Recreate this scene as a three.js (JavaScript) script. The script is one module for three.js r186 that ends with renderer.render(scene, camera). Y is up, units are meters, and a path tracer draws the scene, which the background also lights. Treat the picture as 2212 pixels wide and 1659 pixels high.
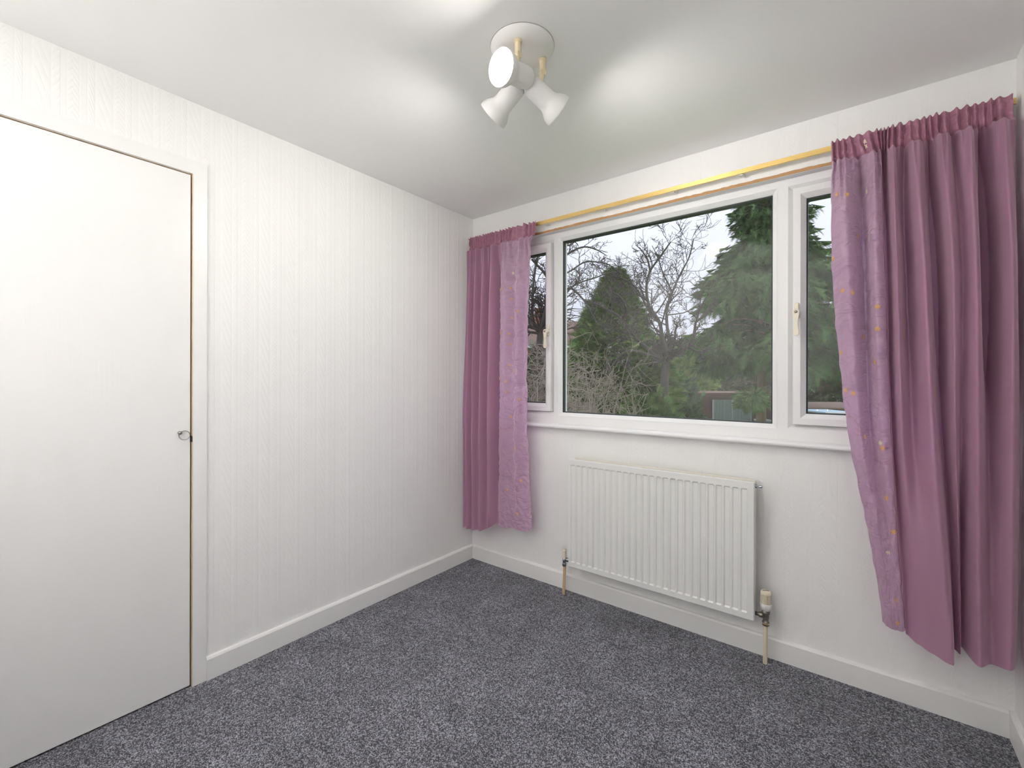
import * as THREE from 'three';
import { mergeGeometries, mergeVertices, toCreasedNormals } from 'three/addons/utils/BufferGeometryUtils.js';
import { RoundedBoxGeometry } from 'three/addons/geometries/RoundedBoxGeometry.js';

// ───────────── camera, sky, exposure ─────────────
const scene = new THREE.Scene();
const FOCAL = 961.36;
const camera = new THREE.PerspectiveCamera(2 * Math.atan(829.5 / FOCAL) * 180 / Math.PI, 2212 / 1659, 0.05, 400);
camera.rotation.order = 'YXZ';
camera.rotation.set(0, 37.7677 * Math.PI / 180, 0.1126 * Math.PI / 180);
camera.position.set(2.0697, 1.2104, 2.2342);
camera.setViewOffset(2212, 1659, 0, 9.92, 2212, 1659);

const renderer = new THREE.WebGLRenderer({ antialias: true });
renderer.toneMapping = THREE.LinearToneMapping;
renderer.toneMappingExposure = 1.0;
renderer.shadowMap.enabled = true;
renderer.shadowMap.type = THREE.PCFSoftShadowMap;

const LAMP_POWER = [34, 1.15, 1.05];  // candela on the axis of the three reflector bulbs: a strong narrow one and two wide ones
const LAMP_CONE = [46, 80, 80];      // degrees from the axis to the edge of each beam
const LAMP_TINT = [1.0, 0.965, 0.93];
const SKY_LEVEL = 2.0;            // zenith radiance of the overcast sky

// seeded noise
function rngOf(seed) { let s = seed >>> 0; return () => { s = (s + 0x6D2B79F5) >>> 0; let t = s; t = Math.imul(t ^ (t >>> 15), t | 1); t ^= t + Math.imul(t ^ (t >>> 7), t | 61); return ((t ^ (t >>> 14)) >>> 0) / 4294967296; }; }
function hash2(x, y, s) { let h = Math.imul(x | 0, 374761393) + Math.imul(y | 0, 668265263) + Math.imul(s | 0, 1274126177); h = Math.imul(h ^ (h >>> 13), 1274126177); return ((h ^ (h >>> 16)) >>> 0) / 4294967296; }
const smooth = (t) => t * t * (3 - 2 * t);
function vnoise(x, y, s = 0, per = 1 << 20) {
  const ix = Math.floor(x), iy = Math.floor(y), fx = smooth(x - ix), fy = smooth(y - iy), m = (k) => ((k % per) + per) % per;
  const a = hash2(m(ix), m(iy), s), b = hash2(m(ix + 1), m(iy), s), c = hash2(m(ix), m(iy + 1), s), d = hash2(m(ix + 1), m(iy + 1), s);
  return (a + (b - a) * fx) * (1 - fy) + (c + (d - c) * fx) * fy;
}
const clamp = THREE.MathUtils.clamp, lerp = THREE.MathUtils.lerp, sstep = THREE.MathUtils.smoothstep;

{ // overcast sky: three times brighter overhead than at the horizon, faint cloud
  const w = 512, h = 256, d = new Float32Array(w * h * 4);
  for (let r = 0; r < h; r++) for (let c = 0; c < w; c++) {
    const el = ((r + 0.5) / h - 0.5) * Math.PI, az = (c + 0.5) / w * 2 * Math.PI, e = Math.max(0, Math.sin(el));
    const p = Math.cos(el), n = vnoise(8 + 3 * p * Math.cos(az) , 8 + 3 * p * Math.sin(az) + 6 * e, 3) * 0.6 + vnoise(20 + 8 * p * Math.cos(az), 20 + 8 * p * Math.sin(az) + 14 * e, 4) * 0.4;
    const L = SKY_LEVEL * (1 + 2 * e) / 3 * (0.95 + 0.1 * n), i = (r * w + c) * 4;
    d[i] = L * 0.94; d[i + 1] = L * 0.98; d[i + 2] = L * 1.13; d[i + 3] = 1;
  }
  const t = new THREE.DataTexture(d, w, h, THREE.RGBAFormat, THREE.FloatType);
  t.mapping = THREE.EquirectangularReflectionMapping; t.magFilter = THREE.LinearFilter; t.needsUpdate = true;
  scene.background = t;
}

// ───────────── helpers ─────────────
const V = (x, y, z) => new THREE.Vector3(x, y, z);
const used = {};
function numbered(n) { const k = used[n] = (used[n] ?? -1) + 1; return k ? `${n}_${String(k).padStart(3, '0')}` : n; }
function mesh(name, geo, mat, parent = scene) {
  const g = Array.isArray(geo) ? join(geo) : geo;
  const m = new THREE.Mesh(g, mat); m.name = parent === scene ? numbered(name) : name; m.castShadow = m.receiveShadow = true; parent.add(m); return m;
}
function plain(g) { let q = g.index ? g.toNonIndexed() : g.clone(); for (const k of Object.keys(q.attributes)) if (!['position', 'normal', 'uv'].includes(k)) q.deleteAttribute(k); if (!q.attributes.uv) q.setAttribute('uv', new THREE.BufferAttribute(new Float32Array(q.attributes.position.count * 2), 2)); if (!q.attributes.normal) q.computeVertexNormals(); return q; }
function join(list) { return mergeGeometries(list.map(plain)); }
function thing(name, label, category, pos = [0, 0, 0], group) {
  const o = new THREE.Group(); o.name = numbered(name); o.position.set(...pos); scene.add(o);
  if (label) o.userData = { label, category }; if (group) o.userData.group = group; return o;
}
function struct(name, geo, mat) { const m = mesh(name, geo, mat); m.userData.kind = 'structure'; return m; }
function structGroup(name) { const o = new THREE.Group(); o.name = name; o.userData.kind = 'structure'; scene.add(o); return o; }
function box(x0, x1, y0, y1, z0, z1) { // faces carry uv in metres
  const g = new THREE.BoxGeometry(x1 - x0, y1 - y0, z1 - z0); g.translate((x0 + x1) / 2, (y0 + y1) / 2, (z0 + z1) / 2);
  const p = g.attributes.position, n = g.attributes.normal, uv = g.attributes.uv;
  for (let i = 0; i < p.count; i++) {
    if (Math.abs(n.getX(i)) > 0.5) uv.setXY(i, p.getZ(i), p.getY(i)); else if (Math.abs(n.getY(i)) > 0.5) uv.setXY(i, p.getX(i), p.getZ(i)); else uv.setXY(i, p.getX(i), p.getY(i));
  }
  return g;
}
function rbox(x0, x1, y0, y1, z0, z1, r = 0.003, s = 2) { const g = new RoundedBoxGeometry(x1 - x0, y1 - y0, z1 - z0, s, r); g.translate((x0 + x1) / 2, (y0 + y1) / 2, (z0 + z1) / 2); return g; }
function lathe(pts, seg = 40) { return new THREE.LatheGeometry(pts.map(([r, y]) => new THREE.Vector2(r, y)), seg); }
function prism(pts, len, axis = 'x', at = 0) { // closed outline (a, b) swept along an axis; x: outline is (z, y); z: outline is (x, y)
  const s = new THREE.Shape(pts.map(([a, b]) => new THREE.Vector2(a, b)));
  const g = new THREE.ExtrudeGeometry(s, { depth: len, bevelEnabled: false, curveSegments: 6 });
  if (axis === 'x') { g.rotateY(-Math.PI / 2); g.scale(-1, 1, 1); g.index ?? 0; flip(g); g.translate(at, 0, 0); } else g.translate(0, 0, at);
  return g;
}
function flip(g) { const p = g.attributes; for (const k of Object.keys(p)) { const a = p[k]; for (let i = 0; i < a.count; i += 3) for (let c = 0; c < a.itemSize; c++) { const t = a.array[(i + 1) * a.itemSize + c]; a.array[(i + 1) * a.itemSize + c] = a.array[(i + 2) * a.itemSize + c]; a.array[(i + 2) * a.itemSize + c] = t; } } g.computeVertexNormals(); return g; }
function sweep(x0, x1, y0, y1, prof) { // mitred frame: profile of [inset, z]
  const pos = [], idx = [];
  const R = ([i, z]) => [[x0 + i, y0 + i, z], [x1 - i, y0 + i, z], [x1 - i, y1 - i, z], [x0 + i, y1 - i, z]];
  for (let k = 0; k + 1 < prof.length; k++) { const a = R(prof[k]), b = R(prof[k + 1]); for (let s = 0; s < 4; s++) { const t = (s + 1) % 4, n = pos.length / 3; pos.push(...a[s], ...a[t], ...b[t], ...b[s]); idx.push(n, n + 1, n + 2, n, n + 2, n + 3); } }
  const g = new THREE.BufferGeometry(); g.setAttribute('position', new THREE.Float32BufferAttribute(pos, 3)); g.setIndex(idx); const q = g.toNonIndexed(); q.computeVertexNormals(); return q;
}
function tubeOf(pts, r0, r1, sides = 5, endCap = false) { // tapered tube along a polyline
  const n = pts.length, pos = [], idx = []; let up = V(0, 1, 0);
  for (let i = 0; i < n; i++) {
    const t = pts[Math.min(i + 1, n - 1)].clone().sub(pts[Math.max(i - 1, 0)]).normalize();
    if (Math.abs(t.dot(up)) > 0.95) up = V(1, 0, 0.3).normalize();
    const a = up.clone().cross(t).normalize(), b = t.clone().cross(a), r = lerp(r0, r1, i / (n - 1)); up = b.clone();
    for (let k = 0; k < sides; k++) { const th = k / sides * 2 * Math.PI, c = Math.cos(th) * r, s = Math.sin(th) * r; pos.push(pts[i].x + a.x * c + b.x * s, pts[i].y + a.y * c + b.y * s, pts[i].z + a.z * c + b.z * s); }
  }
  for (let i = 0; i + 1 < n; i++) for (let k = 0; k < sides; k++) { const a = i * sides + k, b = i * sides + (k + 1) % sides; idx.push(a, b, b + sides, a, b + sides, a + sides); }
  if (endCap) for (let k = 1; k + 1 < sides; k++) { idx.push(0, k + 1, k); const o = (n - 1) * sides; idx.push(o, o + k, o + k + 1); }
  const g = new THREE.BufferGeometry(); g.setAttribute('position', new THREE.Float32BufferAttribute(pos, 3)); g.setIndex(idx); g.computeVertexNormals(); return g;
}
class Soup { // many small pieces gathered into one indexed mesh
  constructor() { this.p = []; this.i = []; }
  add(g) { const n = this.p.length / 3, a = g.attributes.position.array; for (let k = 0; k < a.length; k++) this.p.push(a[k]); for (const k of g.index.array) this.i.push(n + k); }
  geo() { const g = new THREE.BufferGeometry(); g.setAttribute('position', new THREE.Float32BufferAttribute(this.p, 3)); g.setIndex(this.i); g.computeVertexNormals(); return g; }
}
function tex(w, h, fn, { color = false, ch = 1 } = {}) {
  const d = new Uint8Array(w * h * 4);
  for (let y = 0; y < h; y++) for (let x = 0; x < w; x++) { const v = fn(x, y), i = (y * w + x) * 4; if (ch === 1) { d[i] = d[i + 1] = d[i + 2] = clamp(v, 0, 1) * 255; } else { d[i] = clamp(v[0], 0, 1) * 255; d[i + 1] = clamp(v[1], 0, 1) * 255; d[i + 2] = clamp(v[2], 0, 1) * 255; } d[i + 3] = 255; }
  const t = new THREE.DataTexture(d, w, h); t.wrapS = t.wrapT = THREE.RepeatWrapping; t.magFilter = THREE.LinearFilter; t.minFilter = THREE.LinearMipmapLinearFilter; t.generateMipmaps = true; if (color) t.colorSpace = THREE.SRGBColorSpace; t.needsUpdate = true; return t;
}
const lin = (r, g, b) => new THREE.Color().setRGB(r, g, b);
const std = (o) => new THREE.MeshStandardMaterial(o);
const phys = (o) => new THREE.MeshPhysicalMaterial(o);

// ───────────── surface textures ─────────────
// embossed knitted-cable wallpaper, one tile 0.53 m square
const PAPER = 0.53;
const paperBump = (() => {
  const N = 1024, cm = (x) => x / N * PAPER * 100; // pixels to centimetres
  const dome = (u) => Math.sqrt(Math.max(0, 1 - u * u));
  const rope = (u, y, p, lean) => { const ph = y / p - lean * u - 0.16 * Math.sin(Math.PI * u); const s = ph - Math.floor(ph); return dome(u) * (0.30 + 0.70 * Math.pow(Math.sin(Math.PI * s), 0.55)); };
  const chev = (u, y, p) => { const ph = y / p + Math.abs(u) * 0.9; const s = ph - Math.floor(ph); return 0.65 * Math.pow(Math.sin(Math.PI * s), 0.7) * (1 - 0.6 * u * u); };
  const ribs = (u) => 0.16 * Math.abs(Math.sin(u * Math.PI * 3));
  const cols = [[0.3, 4.6, 'rope', 5.3, 0.85], [5.0, 6.7, 'rope', 2.65, 0.8], [7.0, 8.6, 'rib'], [8.9, 11.6, 'chev', 2.12], [12.0, 13.0, 'rib'], [13.3, 15.3, 'rope', 2.65, -0.8], [15.6, 19.6, 'rope', 5.3, 0.85], [20.0, 21.4, 'rib'], [21.7, 23.3, 'rope', 2.65, 0.8], [23.6, 26.2, 'chev', 1.767]];
  return tex(N, N, (px, py) => {
    const x = cm(px) % 26.5, y = cm(py), grain = vnoise(px / 2.2, py / 2.2, 11, Math.round(N / 2.2)) * 0.05; let h = 0.10;
    for (const [a, b, kind, p, l] of cols) if (x >= a && x <= b) { const u = (x - a) / (b - a) * 2 - 1; h = kind === 'rope' ? 0.1 + 0.9 * rope(u, y, p, l) : kind === 'chev' ? 0.1 + chev(u, y, p) : 0.1 + ribs(u); }
    return h * 0.9 + grain;
  });
})();
paperBump.repeat.set(1 / PAPER, 1 / PAPER);
const ceilBump = tex(1024, 1024, (x, y) => {
  const a = vnoise(x / 5, y / 5, 21, 205) * 0.18, b = vnoise(x / 40, y / 64, 22, 26) * 0.3; let l = 0;
  for (let k = 0; k < 7; k++) { const cx = hash2(k, 1, 5) * 1024, cy = hash2(k, 2, 5) * 1024, th = (hash2(k, 3, 5) - 0.5) * 0.7, dx = x - cx, dy = y - cy, u = dx * Math.cos(th) + dy * Math.sin(th), v = -dx * Math.sin(th) + dy * Math.cos(th) + 6 * Math.sin(u / 60); l += Math.exp(-v * v / 10) * Math.exp(-u * u / 16000) * 0.5; }
  return 0.2 + a + b + l;
});
ceilBump.repeat.set(1 / 1.9, 1 / 1.9);
const brushBump = tex(256, 1024, (x, y) => 0.5 + 0.5 * (vnoise(x / 3, y / 130, 31, 85) - 0.5) + 0.35 * (vnoise(x / 9, y / 40, 32, 28) - 0.5) + 0.3 * (vnoise(x / 1.5, y / 30, 33, 170) - 0.5));
brushBump.repeat.set(1 / 0.25, 1 / 1.0);
const CARPET = 1.3;
const carpetH = (x, y) => { const wx = x + 3 * vnoise(x / 20, y / 20, 40, 102), wy = y + 3 * vnoise(x / 20, y / 20, 41, 102); return 0.5 * vnoise(wx / 4.2, wy / 3.4, 42, 4096) + 0.32 * vnoise(x / 2.9, y / 2.5, 43, 4096) + 0.18 * vnoise(x / 11, y / 10, 44, 4096); };
const carpetColor = tex(2048, 2048, (x, y) => {
  const h = carpetH(x, y), big = vnoise(x / 128, y / 128, 45, 16) * 0.6 + vnoise(x / 32, y / 32, 46, 64) * 0.4, t = sstep(h, 0.30, 0.72);
  const k = hash2(x >> 3, y >> 3, 47), warm = (vnoise(x / 6, y / 6, 48, 341) - 0.5) * 0.05;
  const l = (0.245 + 0.40 * Math.pow(t, 1.2)) * (0.90 + 0.2 * big) * (0.94 + 0.12 * k);
  return [l * (0.985 + warm), l * 0.992, l * (1.06 - warm)];
}, { color: true, ch: 3 });
const carpetBump = tex(1024, 1024, (x, y) => carpetH(x * 2, y * 2));
for (const t of [carpetColor, carpetBump]) t.repeat.set(1 / CARPET, 1 / CARPET);

const M = {
  paper: std({ name: 'embossed_wallpaper', color: lin(0.935, 0.932, 0.925), roughness: 0.75, bumpMap: paperBump, bumpScale: 0.0009 }),
  ceiling: std({ name: 'ceiling_paint', color: lin(0.93, 0.93, 0.93), roughness: 0.8, bumpMap: ceilBump, bumpScale: 0.0005 }),
  carpet: std({ name: 'carpet', map: carpetColor, roughness: 1, bumpMap: carpetBump, bumpScale: 0.006 }),
  gloss: phys({ name: 'white_gloss_paint', color: lin(0.90, 0.897, 0.892), roughness: 0.32, bumpMap: brushBump, bumpScale: 0.00012 }),
  doorPaint: phys({ name: 'door_gloss_paint', color: lin(0.89, 0.888, 0.883), roughness: 0.22, bumpMap: brushBump, bumpScale: 0.00015 }),
  upvc: phys({ name: 'white_upvc', color: lin(0.89, 0.89, 0.89), roughness: 0.28 }),
  reveal: std({ name: 'reveal_paint', color: lin(0.82, 0.82, 0.83), roughness: 0.6 }),
  rawWood: std({ name: 'raw_wood', color: lin(0.42, 0.24, 0.11), roughness: 0.7 }),
  tanWood: std({ name: 'lining_wood', color: lin(0.72, 0.58, 0.43), roughness: 0.6 }),
  dark: std({ name: 'dark_void', color: lin(0.03, 0.03, 0.03), roughness: 0.9 }),
  gasketAndShade: std({ name: 'black_gasket_and_shade', color: lin(0.012, 0.02, 0.024), roughness: 0.5 }),
  glass: phys({ name: 'window_glass', color: lin(0.985, 0.99, 0.985), roughness: 0, transmission: 1, thickness: 0, ior: 1.5, specularIntensity: 0.6 }),
  ivory: phys({ name: 'ivory_plastic', color: lin(0.82, 0.74, 0.58), roughness: 0.35 }),
  handle: phys({ name: 'handle_enamel', color: lin(0.80, 0.735, 0.61), roughness: 0.3 }),
  brass: std({ name: 'polished_brass', color: lin(0.80, 0.62, 0.28), roughness: 0.3, metalness: 0.9 }),
  oldMetal: std({ name: 'dull_steel', color: lin(0.30, 0.29, 0.28), roughness: 0.35, metalness: 1 }),
  chrome: std({ name: 'tarnished_chrome', color: lin(0.36, 0.38, 0.42), roughness: 0.25, metalness: 1 }),
  grayBrass: std({ name: 'grey_valve_metal', color: lin(0.22, 0.20, 0.18), roughness: 0.4, metalness: 0.8 }),
  radiator: phys({ name: 'radiator_enamel', color: lin(0.84, 0.845, 0.83), roughness: 0.3 }),
  radiatorOld: phys({ name: 'radiator_enamel_aged', color: lin(0.79, 0.77, 0.68), roughness: 0.4 }),
  creamPipe: std({ name: 'cream_pipe_paint', color: lin(0.72, 0.62, 0.48), roughness: 0.45 }),
  tanPipe: std({ name: 'tan_pipe', color: lin(0.60, 0.42, 0.25), roughness: 0.4 }),
  white: phys({ name: 'white_plastic', color: lin(0.82, 0.81, 0.79), roughness: 0.35 }),
  shade: phys({ name: 'spotlight_enamel', color: lin(0.88, 0.87, 0.855), roughness: 0.3 }),
  stem: phys({ name: 'yellowed_stem', color: lin(0.80, 0.68, 0.46), roughness: 0.4 }),
};

// ───────────── the room ─────────────
const W = 2.495, D = 2.55, H = 2.3;
struct('floor', box(-0.12, W + 0.12, -0.12, 0, -0.12, D + 0.12), M.carpet);
struct('ceiling', box(-0.12, W + 0.12, H, H + 0.12, -0.12, D + 0.12), M.ceiling);
const DZ0 = 1.6195, DZ1 = 2.385, DH = 2.016;
struct('wall_left', [box(-0.12, 0, 0, H, 0, DZ0), box(-0.12, 0, DH, H, DZ0, DZ1), box(-0.12, 0, 0, H, DZ1, D), box(-0.20, -0.12, 0, H, DZ0 - 0.1, DZ1 + 0.1)], M.paper);
struct('wall_right', box(W, W + 0.12, 0, H, 0, D), M.paper);
struct('wall_rear', box(0, W, 0, H, D, D + 0.12), M.paper);
const WX0 = 0.095, WX1 = 2.395, WY0 = 0.925, WY1 = 2.096;
struct('wall_window', [box(-0.12, WX0, 0, H, -0.14, 0), box(WX1, W + 0.12, 0, H, -0.14, 0), box(WX0, WX1, 0, WY0, -0.14, 0), box(WX0, WX1, WY1, H, -0.14, 0)], M.paper);

const SK = [[0, 0], [0.016, 0], [0.016, 0.083], [0.011, 0.0905], [0, 0.092]];
const skirt = (len, place) => { const g = prism(SK, len, 'z'); place(g); return g; };
// profile (out from wall, up); swept along its wall
struct('baseboard_left', skirt(1.5725, (g) => g.translate(0, 0, 0)), M.gloss);
struct('baseboard_window', skirt(W - 0.032, (g) => { g.rotateY(-Math.PI / 2); g.translate(W - 0.016, 0, 0); g.scale(1, 1, 1); }), M.gloss);
struct('baseboard_right', skirt(D, (g) => { g.rotateY(Math.PI); g.translate(W, 0, D); }), M.gloss);
struct('baseboard_rear', skirt(W - 0.032, (g) => { g.rotateY(Math.PI / 2); g.translate(0.016, 0, D); }), M.gloss);

// door frame trim: flat architrave, painted over
struct('trim_1', [box(0, 0.009, 0, 2.0695, 1.5725, DZ0), box(0, 0.009, DH, 2.0695, DZ0, DZ1), box(0, 0.009, 0, 2.0695, DZ1, DZ1 + 0.047)], M.gloss);
{
  const d = structGroup('door_1');
  const leaf = new RoundedBoxGeometry(0.035, 2.0045, DZ1 - DZ0 - 0.0085, 2, 0.0015); leaf.translate(-0.0155 - 0.001, 0.006 + 2.0045 / 2, (DZ0 + DZ1) / 2 + 0.0025);
  { const p = leaf.attributes.position, uv = leaf.attributes.uv; for (let i = 0; i < p.count; i++) uv.setXY(i, p.getZ(i), p.getY(i)); }
  mesh('door_leaf', leaf, M.doorPaint, d);
  mesh('door_lining', [box(-0.12, 0.0088, 0, DH, DZ0 - 0.0005, DZ0 + 0.0014), box(-0.12, 0.0088, 0, DH, DZ1 - 0.0014, DZ1), box(-0.12, 0, DH - 0.0014, DH + 0.0002, DZ0, DZ1)], M.tanWood, d);
  mesh('latch', [rbox(-0.02, 0.0086, 0.962, 0.985, DZ0 + 0.0012, DZ0 + 0.0045, 0.001)], M.dark, d);
  const knob = new THREE.SphereGeometry(0.0068, 20, 14); knob.scale(1, 1, 1); knob.translate(0.0125, 1.002, 1.663);
  const post = new THREE.CylinderGeometry(0.0035, 0.006, 0.012, 16); post.rotateZ(-Math.PI / 2); post.translate(0.006, 1.002, 1.663);
  const ring = new THREE.TorusGeometry(0.0172, 0.0015, 10, 48); ring.rotateY(Math.PI / 2 - 0.25); ring.translate(0.0125, 0.9915, 1.6485);
  const hd = mesh('ring_handle', [knob, post, ring], M.oldMetal, d); hd.userData.label = 'small steel ring pull with ball stud';
}

// ───────────── window ─────────────
const FZ = -0.04;
{
  const w = structGroup('window_1');
  const sideOpen = [[0.155, 0.6125], [1.8485, 2.335]], sy = [1.016, 2.039], cx = [0.654, 1.792], cy = [0.992, 2.060];
  const sh = new THREE.Shape(); const rect = (P, a, b, c, e) => { P.moveTo(a, c); P.lineTo(b, c); P.lineTo(b, e); P.lineTo(a, e); P.lineTo(a, c); };
  rect(sh, WX0 + 0.001, WX1 - 0.001, WY0 + 0.006, WY1 - 0.0005);
  const S = 0.017;
  for (const [a, b] of sideOpen) { const h = new THREE.Path(); rect(h, a - S, b + S, sy[0] - S, sy[1] + S); sh.holes.push(h); }
  { const h = new THREE.Path(); rect(h, cx[0], cx[1], cy[0], cy[1]); sh.holes.push(h); }
  const face = new THREE.ExtrudeGeometry(sh, { depth: 0.004, bevelEnabled: false }); face.translate(0, 0, FZ - 0.004);
  const back = new THREE.ExtrudeGeometry(sh, { depth: 0.004, bevelEnabled: false }); back.translate(0, 0, -0.115);
  const bits = [face, back];
  for (const [a, b] of sideOpen) bits.push(sweep(a - S, b + S, sy[0] - S, sy[1] + S, [[0, FZ], [S, FZ - 0.016], [S, FZ - 0.022], [S + 0.012, FZ - 0.022], [S + 0.012, -0.115]]));
  mesh('window_frame', bits, M.upvc, w);
  const bead = 0.0165;
  mesh('glazing_bead', [sweep(cx[0], cx[1], cy[0], cy[1], [[0, FZ - 0.003], [0, FZ + 0.0008], [0.003, FZ + 0.0012], [bead + 0.004, FZ - 0.017], [bead + 0.005, FZ - 0.022], [bead + 0.005, FZ - 0.026]]), sweep(cx[0], cx[1], cy[0], cy[1], [[0, -0.115], [bead + 0.003, -0.115], [bead + 0.005, FZ - 0.05]])], M.upvc, w);
  const pane = (x0, x1, y0, y1, z, parent) => { const g = new THREE.PlaneGeometry(x1 - x0, y1 - y0); g.translate((x0 + x1) / 2, (y0 + y1) / 2, z); const m = mesh('pane', g, M.glass, parent); return m; };
  const gaskAndShade = (x0, x1, y0, y1, i, z) => [box(x0 + i, x1 - i, y1 - i - 0.0025, y1 - i + 0.0005, z - 0.048, z - 0.019), sweep(x0, x1, y0, y1, [[i - 0.004, z + 0.0035], [i + 0.0025, z + 0.003], [i + 0.003, z + 0.0005], [i + 0.006, z - 0.0005], [i + 0.006, z - 0.0195], [i + 0.003, z - 0.021], [i + 0.001, z - 0.03]])];  // box: painted shade on the white underside of the top reveal; sweep: real seal
  mesh('glazing_seal_and_shade', gaskAndShade(cx[0], cx[1], cy[0], cy[1], bead + 0.004, FZ - 0.026), M.gasketAndShade, w);
  pane(cx[0] + bead, cx[1] - bead, cy[0] + bead, cy[1] - bead, FZ - 0.028, w); pane(cx[0] + bead, cx[1] - bead, cy[0] + bead, cy[1] - bead, FZ - 0.046, w);
  for (const [k, [a, b]] of sideOpen.entries()) {
    const x0 = a + 0.0025, x1 = b - 0.0025, y0 = sy[0] + 0.0025, y1 = sy[1] - 0.0025, z = FZ + 0.012;
    const s = mesh('sash', [sweep(x0, x1, y0, y1, [[0, FZ - 0.03], [0, z - 0.002], [0.002, z], [0.027, z], [0.029, z - 0.0015], [0.0465, z - 0.018], [0.0475, z - 0.024]]), sweep(x0, x1, y0, y1, [[0.006, FZ - 0.03], [0.006, -0.108], [0.044, -0.108], [0.0475, z - 0.05]])], M.upvc, w);
    mesh('glazing_seal_and_shade', gaskAndShade(x0, x1, y0, y1, 0.046, z - 0.024), M.gasketAndShade, s);
    pane(x0 + 0.046, x1 - 0.046, y0 + 0.046, y1 - 0.046, z - 0.026, s); pane(x0 + 0.046, x1 - 0.046, y0 + 0.046, y1 - 0.046, z - 0.044, s);
    // handle: rounded pad on the sash, lever hanging from a boss that stands off it
    const hx = k ? x0 + 0.0148 : x1 - 0.0148, hy = 1.497, zz = z, dir = k ? -1 : 1;
    const pad = rbox(hx - 0.0085, hx + 0.0085, hy - 0.022, hy + 0.045, zz, zz + 0.012, 0.0055, 4);
    const boss = new THREE.CylinderGeometry(0.0115, 0.0125, 0.032, 28); boss.rotateX(Math.PI / 2); boss.translate(hx, hy + 0.002, zz + 0.022);
    const lv = []; for (let i = 0; i <= 14; i++) { const t = i / 14; lv.push([t, lerp(0.0115, 0.0062, sstep(t, 0, 0.45)) + 0.003 * sstep(t, 0.5, 0.95)]); }
    const sp = new THREE.Shape(); sp.moveTo(-lv[0][1], 0); for (const [t, hw] of lv) sp.lineTo(-hw, -t * 0.094); sp.quadraticCurveTo(0, -0.094 - 0.013, lv[14][1], -0.094); for (const [t, hw] of lv.slice().reverse()) sp.lineTo(hw, -t * 0.094); sp.absarc(0, 0, lv[0][1], 0, Math.PI, false);
    const lever = new THREE.ExtrudeGeometry(sp, { depth: 0.006, bevelEnabled: true, bevelSize: 0.0012, bevelThickness: 0.0015, bevelSegments: 2, curveSegments: 10 });
    lever.translate(hx, hy + 0.002, zz + 0.034); lever.rotateZ(0); 
    const h = mesh('window_handle', [pad, boss, lever], M.handle, w);
    const lock = lathe([[0, 0.003], [0.0026, 0.003], [0.003, 0.0015], [0.0052, 0.0015], [0.0055, 0], [0.0055, -0.004]], 24); lock.rotateX(Math.PI / 2); lock.translate(hx, hy + 0.002, zz + 0.0435);
    const lk = mesh('lock', lock, M.oldMetal, h); lk.userData.label = 'round metal key lock';
  }
  // sill board with a rounded nose
  const prof = [[-0.04, 0.926], [0.024, 0.926]]; for (let i = 0; i <= 8; i++) { const a = -Math.PI / 2 + i / 8 * Math.PI; prof.push([0.026 + 0.0105 * Math.cos(a), 0.9365 + 0.0105 * Math.sin(a)]); } prof.push([-0.04, 0.947]);
  const sill = new THREE.ExtrudeGeometry(new THREE.Shape(prof.map(([a, b]) => new THREE.Vector2(-a, b))), { depth: 2.37, bevelEnabled: false }); sill.rotateY(Math.PI / 2); sill.translate(0.06, 0, 0);
  struct('trim_2', toCreasedNormals(sill, 0.6), M.upvc).name = 'trim_2';
  // soffit lining over the window and the strip of bare timber along its torn paper edge
  const strip = new THREE.BoxGeometry(WX1 - WX0, 0.014, 0.012, 260, 1, 1); { const p = strip.attributes.position; for (let i = 0; i < p.count; i++) if (p.getY(i) > 0) p.setY(i, p.getY(i) + 0.0035 * (vnoise((p.getX(i) + 2) * 60, 1, 61) - 0.5) - 0.002 * vnoise((p.getX(i) + 2) * 9, 2, 62)); strip.computeVertexNormals(); }
  strip.translate((WX0 + WX1) / 2, 2.0965, -0.0045);
  struct('trim_3', strip, M.rawWood);
  struct('trim_4', box(WX0, WX1, 2.0882, 2.0958, -0.0398, -0.0005), M.reveal);
}

// ───────────── curtain rail ─────────────
const RAILZ = 0.046;
{
  const r = thing('curtain_rail', 'ribbed brass curtain rail running across the wall above the window', 'curtain rail');
  const p = []; const ribs = 5, hgt = 0.021; p.push([0, -hgt / 2]); for (let i = 0; i <= ribs * 6; i++) { const t = i / (ribs * 6); p.push([0.007 + 0.0016 * Math.abs(Math.sin(t * Math.PI * ribs)), -hgt / 2 + t * hgt]); } p.push([0, hgt / 2]);
  const g = new THREE.ExtrudeGeometry(new THREE.Shape(p.map(([a, b]) => new THREE.Vector2(-a, b))), { depth: W - 0.02, bevelEnabled: false }); g.rotateY(Math.PI / 2); g.translate(0.012, 2.137, RAILZ - 0.004);
  mesh('rail', g, M.brass, r);
  for (const x of [0.62, 0.99, 1.36, 1.66, 2.1, 2.45]) mesh('bracket', [box(x - 0.008, x + 0.008, 2.128, 2.145, 0, RAILZ - 0.003), box(x - 0.006, x + 0.006, 2.1215, 2.129, RAILZ - 0.012, RAILZ - 0.003)], M.white, r);
}

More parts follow.
